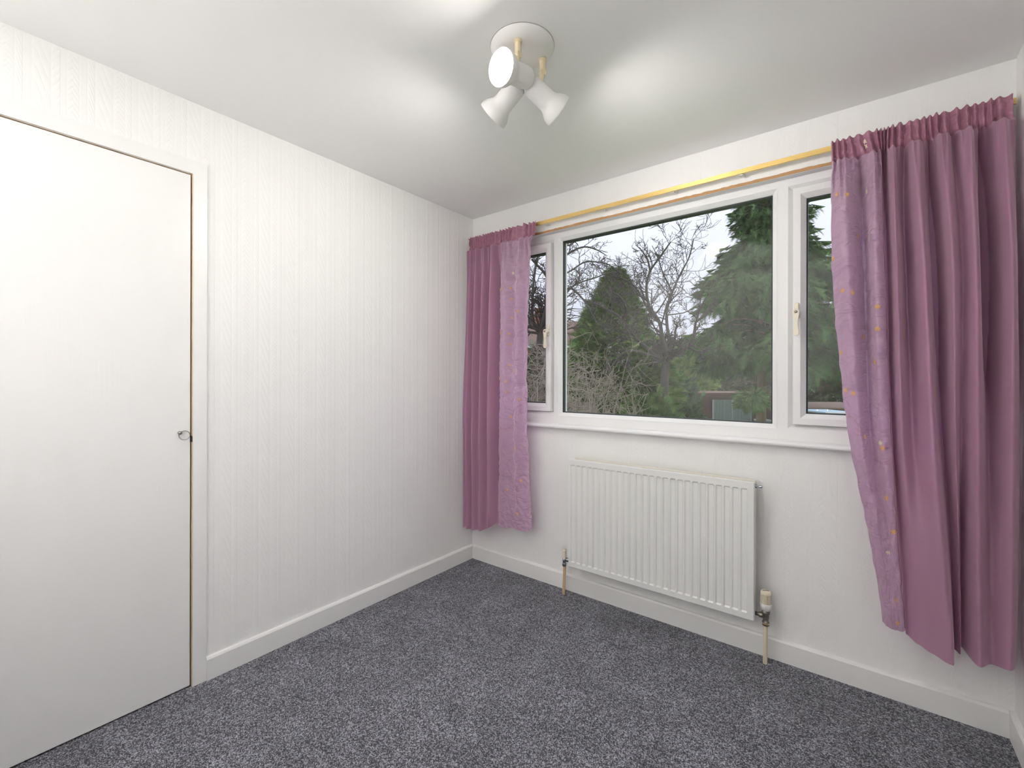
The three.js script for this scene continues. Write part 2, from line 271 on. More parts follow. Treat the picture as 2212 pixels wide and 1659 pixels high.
// ───────────── radiator and its valves ─────────────
{
  const x0 = 0.808, x1 = 1.725, y0 = 0.178, y1 = 0.771, zf = 0.098;
  const r = thing('radiator', 'white double panel radiator with pressed vertical flutes under the window', 'radiator', [(x0 + x1) / 2, y0, 0.05]);
  const ox = -(x0 + x1) / 2, oy = -y0, oz = -0.05;
  function panel(xa, xb, ya, yb, zFront, fl0, fl1, fyB, fyT) { // pressed sheet: recessed flutes with sloped ends
    const n = 26, pitch = (fl1 - fl0) / (n - 1), hw = 0.0092, sl = 0.0055, dp = 0.006;
    const xs = [xa, xa + 0.003]; for (let i = 0; i < n; i++) { const c = fl0 + i * pitch; xs.push(c - hw - sl, c - hw, c + hw, c + hw + sl); } xs.push(xb - 0.003, xb);
    const ys = [ya, ya + 0.003, fyB, fyB + 0.0065, fyT - 0.0065, fyT, yb - 0.003, yb];
    const zAt = (i, j) => { if (i === 0 || i === xs.length - 1 || j === 0 || j === ys.length - 1) return zFront - 0.005; const k = (i - 2) % 4; const inX = i >= 2 && i < xs.length - 2 && (k === 1 || k === 2); return inX && (j === 3 || j === 4) ? zFront - dp : zFront; };
    const pos = [], idx = []; const P = (i, j) => [xs[i], ys[j], zAt(i, j)];
    for (let j = 0; j + 1 < ys.length; j++) for (let i = 0; i + 1 < xs.length; i++) { const a = P(i, j), b = P(i + 1, j), c = P(i + 1, j + 1), d = P(i, j + 1), m = pos.length / 3; pos.push(...a, ...b, ...c, ...d); if (a[2] + c[2] < b[2] + d[2]) idx.push(m, m + 1, m + 3, m + 1, m + 2, m + 3); else idx.push(m, m + 1, m + 2, m, m + 2, m + 3); }
    const g = new THREE.BufferGeometry(); g.setAttribute('position', new THREE.Float32BufferAttribute(pos, 3)); g.setIndex(idx);
    const q = toCreasedNormals(mergeVertices(g, 1e-5), 0.35); return [q, box(xa, xb, ya, yb, zFront - 0.016, zFront - 0.007)];
  }
  const mv = (g) => { for (const q of [].concat(g)) q.translate(ox, oy, oz); return g; };
  mesh('front_panel', mv(panel(x0, x1, y0, y1, zf, 0.8385, 1.6855, 0.205, 0.742)), M.radiator, r);
  mesh('rear_panel', mv(panel(x0 + 0.012, x1 - 0.003, y0 + 0.004, y1, 0.046, 0.8385, 1.6855, 0.205, 0.742)), M.radiatorOld, r);
  const hdr = (y) => { const g = new THREE.CylinderGeometry(0.016, 0.016, x1 - x0 - 0.012, 20); g.rotateZ(Math.PI / 2); g.translate((x0 + x1) / 2, y, 0.066); return g; };
  for (const y of [0.748, 0.203]) mesh('header_pipe', mv(hdr(y)), M.radiator, r);
  for (const x of [0.98, 1.55]) mesh('wall_bracket', mv(box(x - 0.015, x + 0.015, 0.25, 0.70, 0, 0.032)), M.radiator, r);
  const bl = lathe([[0, 0.030], [0.0045, 0.030], [0.006, 0.028], [0.006, 0.018], [0.0035, 0.017], [0.0035, 0.010], [0.0085, 0.009], [0.0085, -0.004], [0, -0.004]], 6); bl.rotateZ(-Math.PI / 2); bl.translate(x1 - 0.004, 0.752, 0.072);
  const b = mesh('bleed_valve', mv(bl), M.chrome, r); b.userData.label = 'small metal bleed valve on the top right corner';
}
{
  // lockshield side
  const v = thing('radiator_valve', 'small chrome lockshield valve with cream cap and tan pipe beside the radiator', 'valve', [0.767, 0, 0.067]);
  mesh('pipe', [tubeOf([V(-0.003, -0.004, 0.001), V(-0.002, 0.06, 0.0005), V(0.001, 0.12, 0), V(0.001, 0.17, 0)], 0.0088, 0.0085, 20, true)], M.tanPipe, v);
  mesh('valve_body', [lathe([[0, 0.158], [0.0105, 0.158], [0.0125, 0.162], [0.0128, 0.172], [0.0105, 0.177], [0.0098, 0.182], [0.0105, 0.186], [0.0105, 0.206], [0, 0.207]], 8), (() => { const g = lathe([[0, 0], [0.009, 0], [0.009, 0.012], [0.0115, 0.013], [0.0118, 0.026], [0.0095, 0.027], [0.0095, 0.044], [0, 0.044]], 8); g.rotateZ(-Math.PI / 2); g.translate(0, 0.198, 0); return g; })()], M.chrome, v);
  mesh('valve_cap', lathe([[0.0108, 0.205], [0.0112, 0.245], [0.0104, 0.250], [0, 0.2515]], 28), M.ivory, v);
}
{
  const v = thing('radiator_valve', 'ribbed cream thermostatic valve on a cream pipe beside the radiator', 'valve', [1.764, 0, 0.068]);
  mesh('pipe', tubeOf([V(-0.002, -0.004, 0), V(-0.001, 0.08, 0), V(0, 0.175, 0)], 0.0086, 0.0086, 20, true), M.creamPipe, v);
  mesh('valve_body', [lathe([[0, 0.164], [0.0135, 0.164], [0.0142, 0.168], [0.0142, 0.178], [0.011, 0.182], [0.0105, 0.190], [0.0125, 0.194], [0.0125, 0.211], [0.015, 0.214], [0.0158, 0.218], [0.0158, 0.231], [0, 0.231]], 12), (() => { const g = lathe([[0, -0.004], [0.0085, -0.004], [0.0085, 0.010], [0.0118, 0.011], [0.0122, 0.024], [0.0085, 0.026], [0.0085, 0.042], [0, 0.042]], 8); g.rotateZ(Math.PI / 2); g.translate(0, 0.203, 0); return g; })()], M.grayBrass, v);
  const oliv = lathe([[0.0143, 0.171], [0.01455, 0.174], [0.0143, 0.1765]], 20); mesh('brass_olive', oliv, M.brass, v);
  mesh('collar', lathe([[0.0150, 0.228], [0.0178, 0.230], [0.0212, 0.240], [0.0222, 0.248], [0.0222, 0.2565], [0.0205, 0.258], [0, 0.258]], 36), M.white, v);
  const cap = [lathe([[0.0165, 0.256], [0.0165, 0.306], [0, 0.307]], 28), lathe([[0.0196, 0.296], [0.0202, 0.300], [0.0195, 0.307], [0.017, 0.3105], [0, 0.3115]], 36)];
  for (let k = 0; k < 26; k++) { const g = box(0.0155, 0.0203, 0.257, 0.301, -0.0013, 0.0013); g.rotateY(k / 26 * 2 * Math.PI); cap.push(g); }
  mesh('ribbed_head', cap, M.ivory, v);
  const notch = box(-0.012, 0.012, 0.3105, 0.3119, -0.0012, 0.0012); notch.rotateY(0.5); mesh('slot', notch, M.dark, v);
}

// ───────────── ceiling spotlight cluster ─────────────
{
  const L = thing('ceiling_light', 'white ceiling light with three swivelling bell shaped spotlights on a round plate', 'ceiling light', [1.2, H, 1.06]);
  mesh('ceiling_plate', lathe([[0, -0.024], [0.060, -0.0235], [0.078, -0.021], [0.090, -0.016], [0.098, -0.009], [0.1035, -0.003], [0.105, 0], [0, 0]].slice().reverse(), 64), M.shade, L);
  const heads = [
    { k: [0.024, 0.055], az: 1.673, el: -0.209, off: 0.0595, sk: 0.044 },
    { k: [-0.060, 0.0], az: 3.065, el: -0.584, off: 0.0615, sk: 0.018 },
    { k: [0.040, -0.060], az: -1.077, el: -0.527, off: 0.0677, sk: 0.024 },
  ];
  const bulbMat = phys({ name: 'lamp_bulb_glow', color: lin(0.9, 0.88, 0.85), roughness: 0.4, emissive: new THREE.Color().setRGB(1, 0.96, 0.90), emissiveIntensity: 24 });
  const outer = [[0, 0], [0.014, 0.0012], [0.025, 0.006], [0.0315, 0.015], [0.033, 0.026], [0.0335, 0.080], [0.0345, 0.088], [0.038, 0.096], [0.0435, 0.104], [0.0485, 0.112], [0.0515, 0.121], [0.053, 0.131], [0.0528, 0.135]];
  const inner = outer.slice(1).reverse().map(([r, y]) => [Math.max(0.001, r - 0.0018), y + (y < 0.02 ? 0.0018 : 0)]);
  const headGeo = lathe([...outer, ...inner, [0, 0.002]], 56);
  const bulbGeo = lathe([[0, 0.040], [0.013, 0.040], [0.014, 0.066], [0.022, 0.082], [0.034, 0.096], [0.0412, 0.107], [0.0425, 0.113], [0.039, 0.1185], [0.027, 0.1225], [0.013, 0.1242], [0, 0.1247]], 40);
  for (const h of heads) {
    const a = V(Math.cos(h.el) * Math.cos(h.az), Math.sin(h.el), Math.cos(h.el) * Math.sin(h.az)), n = V(0, 1, 0).addScaledVector(a, -a.y).normalize();
    const K = V(h.k[0], -0.068, h.k[1]), c = K.clone().addScaledVector(n, -h.off), base = c.clone().addScaledVector(a, -h.sk);
    mesh('stem', [tubeOf([V(K.x, -0.022, K.z), V(K.x, -0.062, K.z)], 0.0105, 0.0105, 20, true), tubeOf([V(K.x, -0.020, K.z), V(K.x, -0.030, K.z)], 0.0135, 0.0125, 20, true)], M.stem, L);
    const side = a.clone().cross(n).normalize();
    const knuck = new THREE.CylinderGeometry(0.0105, 0.0105, 0.017, 24); knuck.applyQuaternion(new THREE.Quaternion().setFromUnitVectors(V(0, 1, 0), side)); knuck.translate(K.x, K.y, K.z);
    mesh('knuckle', [knuck, tubeOf([K.clone(), c.clone().addScaledVector(n, 0.031).addScaledVector(a, 0.012)], 0.0085, 0.0085, 12, true)], M.stem, L);
    const g = new THREE.Group(); g.name = 'spotlight_head'; g.position.copy(base); g.quaternion.setFromUnitVectors(V(0, 1, 0), a); L.add(g);
    mesh('lamp_shade', headGeo, M.shade, g);
    mesh('bulb', bulbGeo, bulbMat, g);
    const p = new THREE.SpotLight(new THREE.Color().setRGB(...LAMP_TINT), LAMP_POWER[heads.indexOf(h)], 0, LAMP_CONE[heads.indexOf(h)] * Math.PI / 180, 1, 2); p.position.copy(base).addScaledVector(a, 0.1185); p.target.position.copy(base).addScaledVector(a, 1); L.add(p.target);
    p.castShadow = true; p.shadow.radius = 1.6; p.shadow.mapSize.set(1024, 1024); p.shadow.bias = -0.002; L.add(p);
  }
}

// ───────────── curtains ─────────────
const weave = tex(512, 512, (x, y) => 0.5 + 0.25 * (vnoise(x / 60, y / 1.6, 71, 320) - 0.5) + 0.25 * (vnoise(x / 1.6, y / 60, 72, 320) - 0.5) + 0.3 * (vnoise(x / 30, y / 5, 73, 102) - 0.5));
weave.repeat.set(1 / 0.3, 1 / 0.3);
const crush = tex(512, 1024, (x, y) => {
  const wx = x + 40 * (vnoise(x / 70, y / 90, 81, 1 << 14) - 0.5), wy = y + 34 * (vnoise(x / 60, y / 60, 82, 1 << 14) - 0.5);
  const a = 1 - Math.abs(2 * vnoise(wx / 70, wy / 16, 83, 1 << 14) - 1), b = 1 - Math.abs(2 * vnoise(wx / 34, wy / 9, 84, 1 << 14) - 1);
  return 0.15 + 0.5 * a * a + 0.3 * b;
});
crush.repeat.set(1 / 0.4, 1 / 0.8);
// embroidered stems and leaves on the border cloth
const vine = (() => {
  const w = 512, h = 2048, c = document.createElement('canvas'); c.width = w; c.height = h; const x = c.getContext('2d'); x.fillStyle = '#ffffff'; x.fillRect(0, 0, w, h); const R = rngOf(77);
  x.lineCap = 'round';
  for (let k = 0; k < 38; k++) {
    let px = R() * w, py = (k + R()) / 46 * h, th = R() * 6.28, turn = (R() - 0.5) * 0.16; x.strokeStyle = R() < 0.6 ? 'rgba(240,180,150,0.6)' : 'rgba(190,160,200,0.5)'; x.lineWidth = 1.6 + R() * 1.0; x.beginPath(); x.moveTo(px, py);
    for (let s = 0; s < 46; s++) { px += Math.cos(th) * 4.2; py += Math.sin(th) * 4.2; th += turn; turn += (R() - 0.5) * 0.03; x.lineTo(px, py); if (s % 9 === 5) { x.stroke(); x.beginPath(); const l = th + (R() < 0.5 ? 1 : -1); x.moveTo(px, py); x.lineTo(px + Math.cos(l) * 13, py + Math.sin(l) * 13); x.stroke(); x.beginPath(); x.moveTo(px, py); } }
    x.stroke();
  }
  const t = new THREE.CanvasTexture(c); t.wrapS = t.wrapT = THREE.RepeatWrapping; t.colorSpace = THREE.SRGBColorSpace; t.repeat.set(1 / 0.46, 1 / 1.84); return t;
})();
const SILK = { roughness: 1.0, transmission: 0.5, thickness: 0, side: THREE.DoubleSide, specularIntensity: 1, specularColor: lin(1, 0.14, 0.24), ior: 2.25, sheen: 1, sheenRoughness: 0.4, clearcoat: 0.7, clearcoatRoughness: 0.36 };
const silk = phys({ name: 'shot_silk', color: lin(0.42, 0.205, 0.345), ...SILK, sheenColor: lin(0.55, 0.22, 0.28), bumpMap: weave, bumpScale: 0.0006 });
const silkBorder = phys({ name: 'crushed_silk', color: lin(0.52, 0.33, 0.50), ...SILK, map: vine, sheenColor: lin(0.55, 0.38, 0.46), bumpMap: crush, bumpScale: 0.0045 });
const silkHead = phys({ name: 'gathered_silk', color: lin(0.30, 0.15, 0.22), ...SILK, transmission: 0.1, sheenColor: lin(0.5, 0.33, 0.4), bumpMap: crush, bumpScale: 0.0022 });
const thread = phys({ name: 'gold_thread', color: lin(0.78, 0.44, 0.16), roughness: 0.4, sheen: 0.6, sheenColor: lin(0.9, 0.6, 0.3) });
const pearl = phys({ name: 'silver_bead', color: lin(0.85, 0.80, 0.62), roughness: 0.3, metalness: 0.4 });

function cr(a, b, c, d, t) { return 0.5 * ((2 * b) + (-a + c) * t + (2 * a - 5 * b + 4 * c - d) * t * t + (-a + 3 * b - 3 * c + d) * t * t * t); }
function curtain(spec) {
  const { keys, hem, top, seam, headY, pleats, seed, label, flowers } = spec, N = keys[0].p.length, PER = 16, cols = (N - 1) * PER + 1, rows = 230;
  const R = rngOf(seed), amp = Array.from({ length: pleats + 2 }, () => 0.5 + R() * 0.9);
  const at = (u, y) => {
    // between the key heights, then between the fold points
    let k = 0; while (k < keys.length - 2 && y < keys[k + 1].y) k++;
    const a = keys[k], b = keys[k + 1], f = clamp((a.y - y) / (a.y - b.y), 0, 1), A0 = keys[Math.max(k - 1, 0)], B1 = keys[Math.min(k + 2, keys.length - 1)];
    const i = Math.min(Math.floor(u), N - 2), g = u - i, pt = (j, c) => { j = clamp(j, 0, N - 1); return cr(A0.p[j][c], a.p[j][c], b.p[j][c], B1.p[j][c], f); };
    return [0, 1].map((c) => cr(pt(i - 1, c), pt(i, c), pt(i + 1, c), pt(i + 2, c), g));
  };
  const hemAt = (u) => { const i = Math.min(Math.floor(u), N - 2), g = u - i; return lerp(hem[i], hem[i + 1], smooth(g)); };
  const pos = new Float32Array(cols * rows * 3), uv = new Float32Array(cols * rows * 2);
  let metres = [0];
  for (let c = 1; c < cols; c++) { const a = at((c - 1) / PER, 1.5), b = at(c / PER, 1.5); metres.push(metres[c - 1] + Math.hypot(a[0] - b[0], a[1] - b[1])); }
  const rowY = []; for (let r = 0; r < rows; r++) { const t = r / (rows - 1); rowY.push(t < 0.16 ? t / 0.16 * 0.06 : 0.06 + (t - 0.16) / 0.84 * 0.94); }
  for (let r = 0; r < rows; r++) for (let c = 0; c < cols; c++) {
    const u = c / PER, q = u / (N - 1), ph = q * pleats + 0.35 * Math.sin(q * 23 + seed), pi = Math.floor(ph), pf = ph - pi;
    const wave = Math.cos(pf * 2 * Math.PI) * lerp(amp[Math.max(pi, 0)], amp[Math.max(pi, 0) + 1], pf);
    const yTop = top + 0.0018 * wave + 0.004 * (vnoise(q * 60, 1, seed) - 0.5), yy = lerp(yTop, hemAt(u), rowY[r]);
    let [x, z] = at(u, Math.min(yy, top));
    const heading = sstep(yy, headY - 0.02, headY + 0.015), fade = sstep(yy, headY - 0.36, headY), below = fade * (1 - heading);
    const cloth = u < seam ? 1 : 0;
    z = lerp(z, 0.069, heading * 0.75 + 0.25 * fade * 0.5);
    z += wave * (0.0085 * heading + 0.007 * below * fade);
    const d = Math.abs(yy - headY), d2 = Math.abs(yy - (top - 0.017));
    z -= 0.0055 * Math.exp(-d * d / 0.00004) + 0.003 * Math.exp(-d2 * d2 / 0.00003);
    z += heading * 0.008 * (vnoise(q * 90, yy * 70, seed + 1) - 0.5);
    // soft irregularity of hanging silk, stronger on the crushed border
    const m = metres[c];
    z += (1 - heading) * (0.004 * (vnoise(m * 14 + 9, yy * 5, seed + 2) - 0.5) + cloth * (0.010 * (vnoise(m * 16 + yy * 9, yy * 24 - m * 12, seed + 3) - 0.5) + 0.006 * (vnoise(m * 50 + yy * 20, yy * 60 - m * 30, seed + 4) - 0.5)));
    x += cloth * (1 - heading) * (u < 0.6 ? 0.005 * (vnoise(yy * 26, 3, seed + 5) - 0.5) : 0);
    { const q2 = clamp((0.074 + (z - 0.074) * 1.75 - 0.012) / 0.145, 0, 1.2); z = lerp(z, 0.012 + 0.145 * Math.pow(q2, 0.62), 1 - heading); }
    if (yy < 0.965 && yy > 0.90) z = Math.max(z, 0.042);
    z = Math.max(z, yy > 2.12 && yy < 2.15 ? 0.056 : 0.012);
    const i = r * cols + c; pos[i * 3] = x; pos[i * 3 + 1] = yy; pos[i * 3 + 2] = z; uv[i * 2] = m; uv[i * 2 + 1] = yy;
  }
  const full = new THREE.BufferGeometry(); full.setAttribute('position', new THREE.BufferAttribute(pos, 3)); full.setAttribute('uv', new THREE.BufferAttribute(uv, 2));
  const ix = []; for (let r = 0; r + 1 < rows; r++) for (let c = 0; c + 1 < cols; c++) { const a = r * cols + c; ix.push(a, a + cols, a + 1, a + 1, a + cols, a + cols + 1); }
  full.setIndex(ix); full.computeVertexNormals(); const nor = full.attributes.normal.array;
  const hr = rowY.findIndex((t) => lerp(top, 0.3, t) < headY - 0.004), sc = Math.round(seam * PER);
  const part = (r0, r1, c0, c1) => {
    const w = c1 - c0 + 1, h = r1 - r0 + 1, P = new Float32Array(w * h * 3), Nn = new Float32Array(w * h * 3), U = new Float32Array(w * h * 2), I = [];
    for (let r = 0; r < h; r++) for (let c = 0; c < w; c++) { const s = (r + r0) * cols + c + c0, d = r * w + c; for (let k = 0; k < 3; k++) { P[d * 3 + k] = pos[s * 3 + k]; Nn[d * 3 + k] = nor[s * 3 + k]; } U[d * 2] = uv[s * 2]; U[d * 2 + 1] = uv[s * 2 + 1]; }
    for (let r = 0; r + 1 < h; r++) for (let c = 0; c + 1 < w; c++) { const a = r * w + c; I.push(a, a + w, a + 1, a + 1, a + w, a + w + 1); }
    const g = new THREE.BufferGeometry(); g.setAttribute('position', new THREE.BufferAttribute(P, 3)); g.setAttribute('normal', new THREE.BufferAttribute(Nn, 3)); g.setAttribute('uv', new THREE.BufferAttribute(U, 2)); g.setIndex(I); return g;
  };
  const o = thing('curtain', label, 'curtain');
  const lo = spec.flip ? [sc, cols - 1] : [0, sc], hi = spec.flip ? [0, sc] : [sc, cols - 1];
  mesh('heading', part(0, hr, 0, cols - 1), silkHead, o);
  mesh('main_cloth', part(hr, rows - 1, sc, cols - 1), silk, o);
  const b = mesh('embroidered_border', part(hr, rows - 1, 0, sc), silkBorder, o); b.userData.label = 'border of crushed silk with gold embroidered flowers';
  // seam cord between the border and the main cloth
  const sp = []; for (let r = hr; r < rows; r += 2) { const i = r * cols + sc; sp.push(V(pos[i * 3] + nor[i * 3] * 0.001, pos[i * 3 + 1], pos[i * 3 + 2] + nor[i * 3 + 2] * 0.001)); }
  mesh('seam', tubeOf(sp, 0.0014, 0.0014, 6), silkHead, o);
  // embroidered flowers: eight raised petals round a bead
  const petal = new THREE.SphereGeometry(0.0042, 8, 5); petal.scale(1, 0.36, 0.24); petal.translate(0.0056, 0, 0.0009);
  const fl = []; for (let k = 0; k < 8; k++) { const g = petal.clone(); g.rotateZ(k / 8 * 2 * Math.PI); fl.push(g); } const core = new THREE.SphereGeometry(0.0019, 8, 6); core.translate(0, 0, 0.0012); fl.push(core);
  const flower = join(fl);
  for (const [f, y, bead] of flowers) {
    const c = clamp(Math.round(f * sc), 0, sc), u = c / PER; let r = 0; const hb = hemAt(u), t = clamp((top - y) / (top - hb), 0, 1); while (r < rows - 1 && rowY[r] < t) r++;
    const i = r * cols + c, n = V(nor[i * 3], nor[i * 3 + 1], nor[i * 3 + 2]); if (n.z < 0) n.negate();
    const m = mesh('flower', flower, bead ? pearl : thread, b); m.position.set(pos[i * 3] + n.x * 0.001, pos[i * 3 + 1], pos[i * 3 + 2] + n.z * 0.001); m.quaternion.setFromUnitVectors(V(0, 0, 1), n); m.rotateZ(f * 9 + y * 7);
  }
  return o;
}
const Z = (xs, zs) => xs.map((x, i) => [x, zs[i]]);
curtain({
  label: 'wide mauve shot silk curtain pulled back at the right end of the window', seed: 5, top: 2.152, headY: 2.073, seam: 4, pleats: 24,
  //      lead   r1     v1     r2     seam   v2     r3     v3     r4     v4     r5     v5     r6     v6     r7     right
  keys: [
    { y: 2.152, p: Z([1.987, 2.020, 2.060, 2.095, 2.128, 2.150, 2.172, 2.198, 2.230, 2.265, 2.297, 2.330, 2.362, 2.400, 2.437, 2.474], [0.068, 0.082, 0.058, 0.083, 0.070, 0.055, 0.083, 0.058, 0.086, 0.056, 0.085, 0.060, 0.086, 0.054, 0.085, 0.066]) },
    { y: 2.05, p: Z([1.990, 2.028, 2.078, 2.112, 2.138, 2.150, 2.172, 2.200, 2.235, 2.272, 2.303, 2.335, 2.367, 2.405, 2.442, 2.476], [0.066, 0.092, 0.046, 0.088, 0.070, 0.046, 0.092, 0.050, 0.096, 0.046, 0.096, 0.060, 0.096, 0.038, 0.096, 0.062]) },
    { y: 1.60, p: Z([1.994, 2.046, 2.094, 2.120, 2.150, 2.160, 2.182, 2.215, 2.255, 2.293, 2.322, 2.352, 2.383, 2.419, 2.458, 2.486], [0.066, 0.106, 0.036, 0.106, 0.086, 0.026, 0.112, 0.040, 0.118, 0.022, 0.116, 0.078, 0.112, 0.014, 0.112, 0.056]) },
    { y: 1.02, p: Z([2.040, 2.078, 2.110, 2.138, 2.166, 2.175, 2.196, 2.230, 2.275, 2.308, 2.330, 2.352, 2.385, 2.421, 2.460, 2.490], [0.076, 0.108, 0.062, 0.112, 0.098, 0.054, 0.112, 0.070, 0.124, 0.050, 0.112, 0.074, 0.116, 0.050, 0.112, 0.062]) },
    { y: 0.66, p: Z([2.101, 2.128, 2.150, 2.172, 2.184, 2.192, 2.218, 2.252, 2.298, 2.326, 2.342, 2.355, 2.383, 2.420, 2.460, 2.490], [0.080, 0.108, 0.096, 0.112, 0.104, 0.080, 0.104, 0.110, 0.130, 0.056, 0.096, 0.056, 0.120, 0.074, 0.112, 0.056]) },
    { y: 0.27, p: Z([2.151, 2.170, 2.186, 2.200, 2.208, 2.213, 2.240, 2.275, 2.322, 2.338, 2.348, 2.358, 2.385, 2.420, 2.458, 2.488], [0.084, 0.106, 0.104, 0.110, 0.104, 0.090, 0.104, 0.118, 0.140, 0.060, 0.088, 0.052, 0.124, 0.088, 0.112, 0.052]) },
  ],
  hem: [0.325, 0.318, 0.318, 0.320, 0.324, 0.305, 0.290, 0.277, 0.266, 0.276, 0.284, 0.286, 0.280, 0.280, 0.288, 0.294],
  flowers: [[0.14, 1.925], [0.28, 1.92], [0.62, 1.925, 1], [0.40, 1.765], [0.05, 1.69], [0.16, 1.548], [0.28, 1.543], [0.80, 1.475], [0.42, 1.38], [0.78, 1.397], [0.06, 1.317], [0.70, 1.28], [0.10, 1.172], [0.21, 1.162], [0.35, 1.0], [0.74, 0.985, 1], [0.77, 0.97], [0.70, 0.79], [0.80, 0.675], [0.55, 0.59, 1], [0.62, 0.43], [0.60, 0.35], [0.70, 2.125, 1], [0.70, 2.105, 1]],
});
curtain({
  label: 'narrow mauve shot silk curtain hanging in the corner at the left end of the window', seed: 12, top: 2.146, headY: 2.064, seam: 5, pleats: 22,
  //      lead                                   seam                                                          wall side
  keys: [
    { y: 2.146, p: Z([0.570, 0.530, 0.480, 0.430, 0.380, 0.330, 0.300, 0.262, 0.226, 0.190, 0.160, 0.130, 0.104, 0.076, 0.052, 0.030], [0.080, 0.074, 0.076, 0.072, 0.078, 0.070, 0.062, 0.082, 0.060, 0.082, 0.062, 0.082, 0.062, 0.082, 0.064, 0.076]) },
    { y: 2.04, p: Z([0.566, 0.526, 0.478, 0.428, 0.378, 0.328, 0.300, 0.264, 0.228, 0.194, 0.164, 0.136, 0.110, 0.084, 0.062, 0.044], [0.084, 0.078, 0.088, 0.070, 0.088, 0.074, 0.056, 0.094, 0.054, 0.090, 0.060, 0.092, 0.062, 0.092, 0.064, 0.078]) },
    { y: 1.60, p: Z([0.548, 0.510, 0.470, 0.425, 0.378, 0.330, 0.306, 0.268, 0.232, 0.196, 0.164, 0.138, 0.112, 0.088, 0.066, 0.046], [0.088, 0.070, 0.100, 0.068, 0.098, 0.080, 0.044, 0.112, 0.034, 0.106, 0.064, 0.112, 0.064, 0.110, 0.070, 0.086]) },
    { y: 1.00, p: Z([0.543, 0.506, 0.468, 0.424, 0.378, 0.329, 0.304, 0.262, 0.224, 0.186, 0.156, 0.128, 0.100, 0.074, 0.050, 0.026], [0.090, 0.078, 0.100, 0.076, 0.100, 0.086, 0.056, 0.116, 0.056, 0.110, 0.076, 0.116, 0.072, 0.112, 0.078, 0.092]) },
    { y: 0.60, p: Z([0.562, 0.520, 0.474, 0.426, 0.378, 0.327, 0.304, 0.262, 0.226, 0.188, 0.156, 0.128, 0.100, 0.074, 0.050, 0.028], [0.088, 0.080, 0.096, 0.080, 0.098, 0.086, 0.064, 0.112, 0.070, 0.108, 0.080, 0.112, 0.076, 0.110, 0.080, 0.092]) },
    { y: 0.27, p: Z([0.580, 0.532, 0.480, 0.428, 0.378, 0.327, 0.304, 0.262, 0.226, 0.188, 0.156, 0.128, 0.100, 0.074, 0.050, 0.030], [0.088, 0.094, 0.092, 0.084, 0.098, 0.088, 0.072, 0.110, 0.080, 0.108, 0.084, 0.112, 0.080, 0.108, 0.082, 0.092]) },
  ],
  hem: [0.338, 0.318, 0.314, 0.314, 0.308, 0.312, 0.318, 0.290, 0.268, 0.252, 0.247, 0.246, 0.244, 0.243, 0.242, 0.240],
  flowers: [[0.97, 1.772], [0.88, 1.765], [0.68, 1.765], [0.62, 1.855, 1], [0.53, 1.815], [0.68, 1.71], [0.67, 1.585], [0.56, 1.55], [0.93, 1.50], [0.70, 1.49], [0.69, 1.43], [0.69, 1.30], [0.58, 1.265], [0.97, 1.22], [0.75, 1.20], [0.75, 1.14], [0.65, 0.985], [0.35, 1.62], [0.30, 1.1], [0.45, 0.80], [0.30, 0.62], [0.7, 0.55], [0.4, 0.42]],
});

// ───────────── outdoors: the garden two and a half metres below ─────────────
const GY = -2.5;
const fwd = V(-Math.sin(37.7677 * Math.PI / 180), 0, -Math.cos(37.7677 * Math.PI / 180)), rgt = V(-fwd.z, 0, fwd.x);
// a place in the garden from how far it lies ahead, how far to the right, and its height over the room's floor
const place = (ahead, right, y) => V(2.0697, 0, 2.2342).addScaledVector(fwd, ahead).addScaledVector(rgt, right).setY(y);
const sight = (u, v, d) => place(d, (u - 1106) / FOCAL * d, 1.2104 - (v - 819.6) / FOCAL * d);

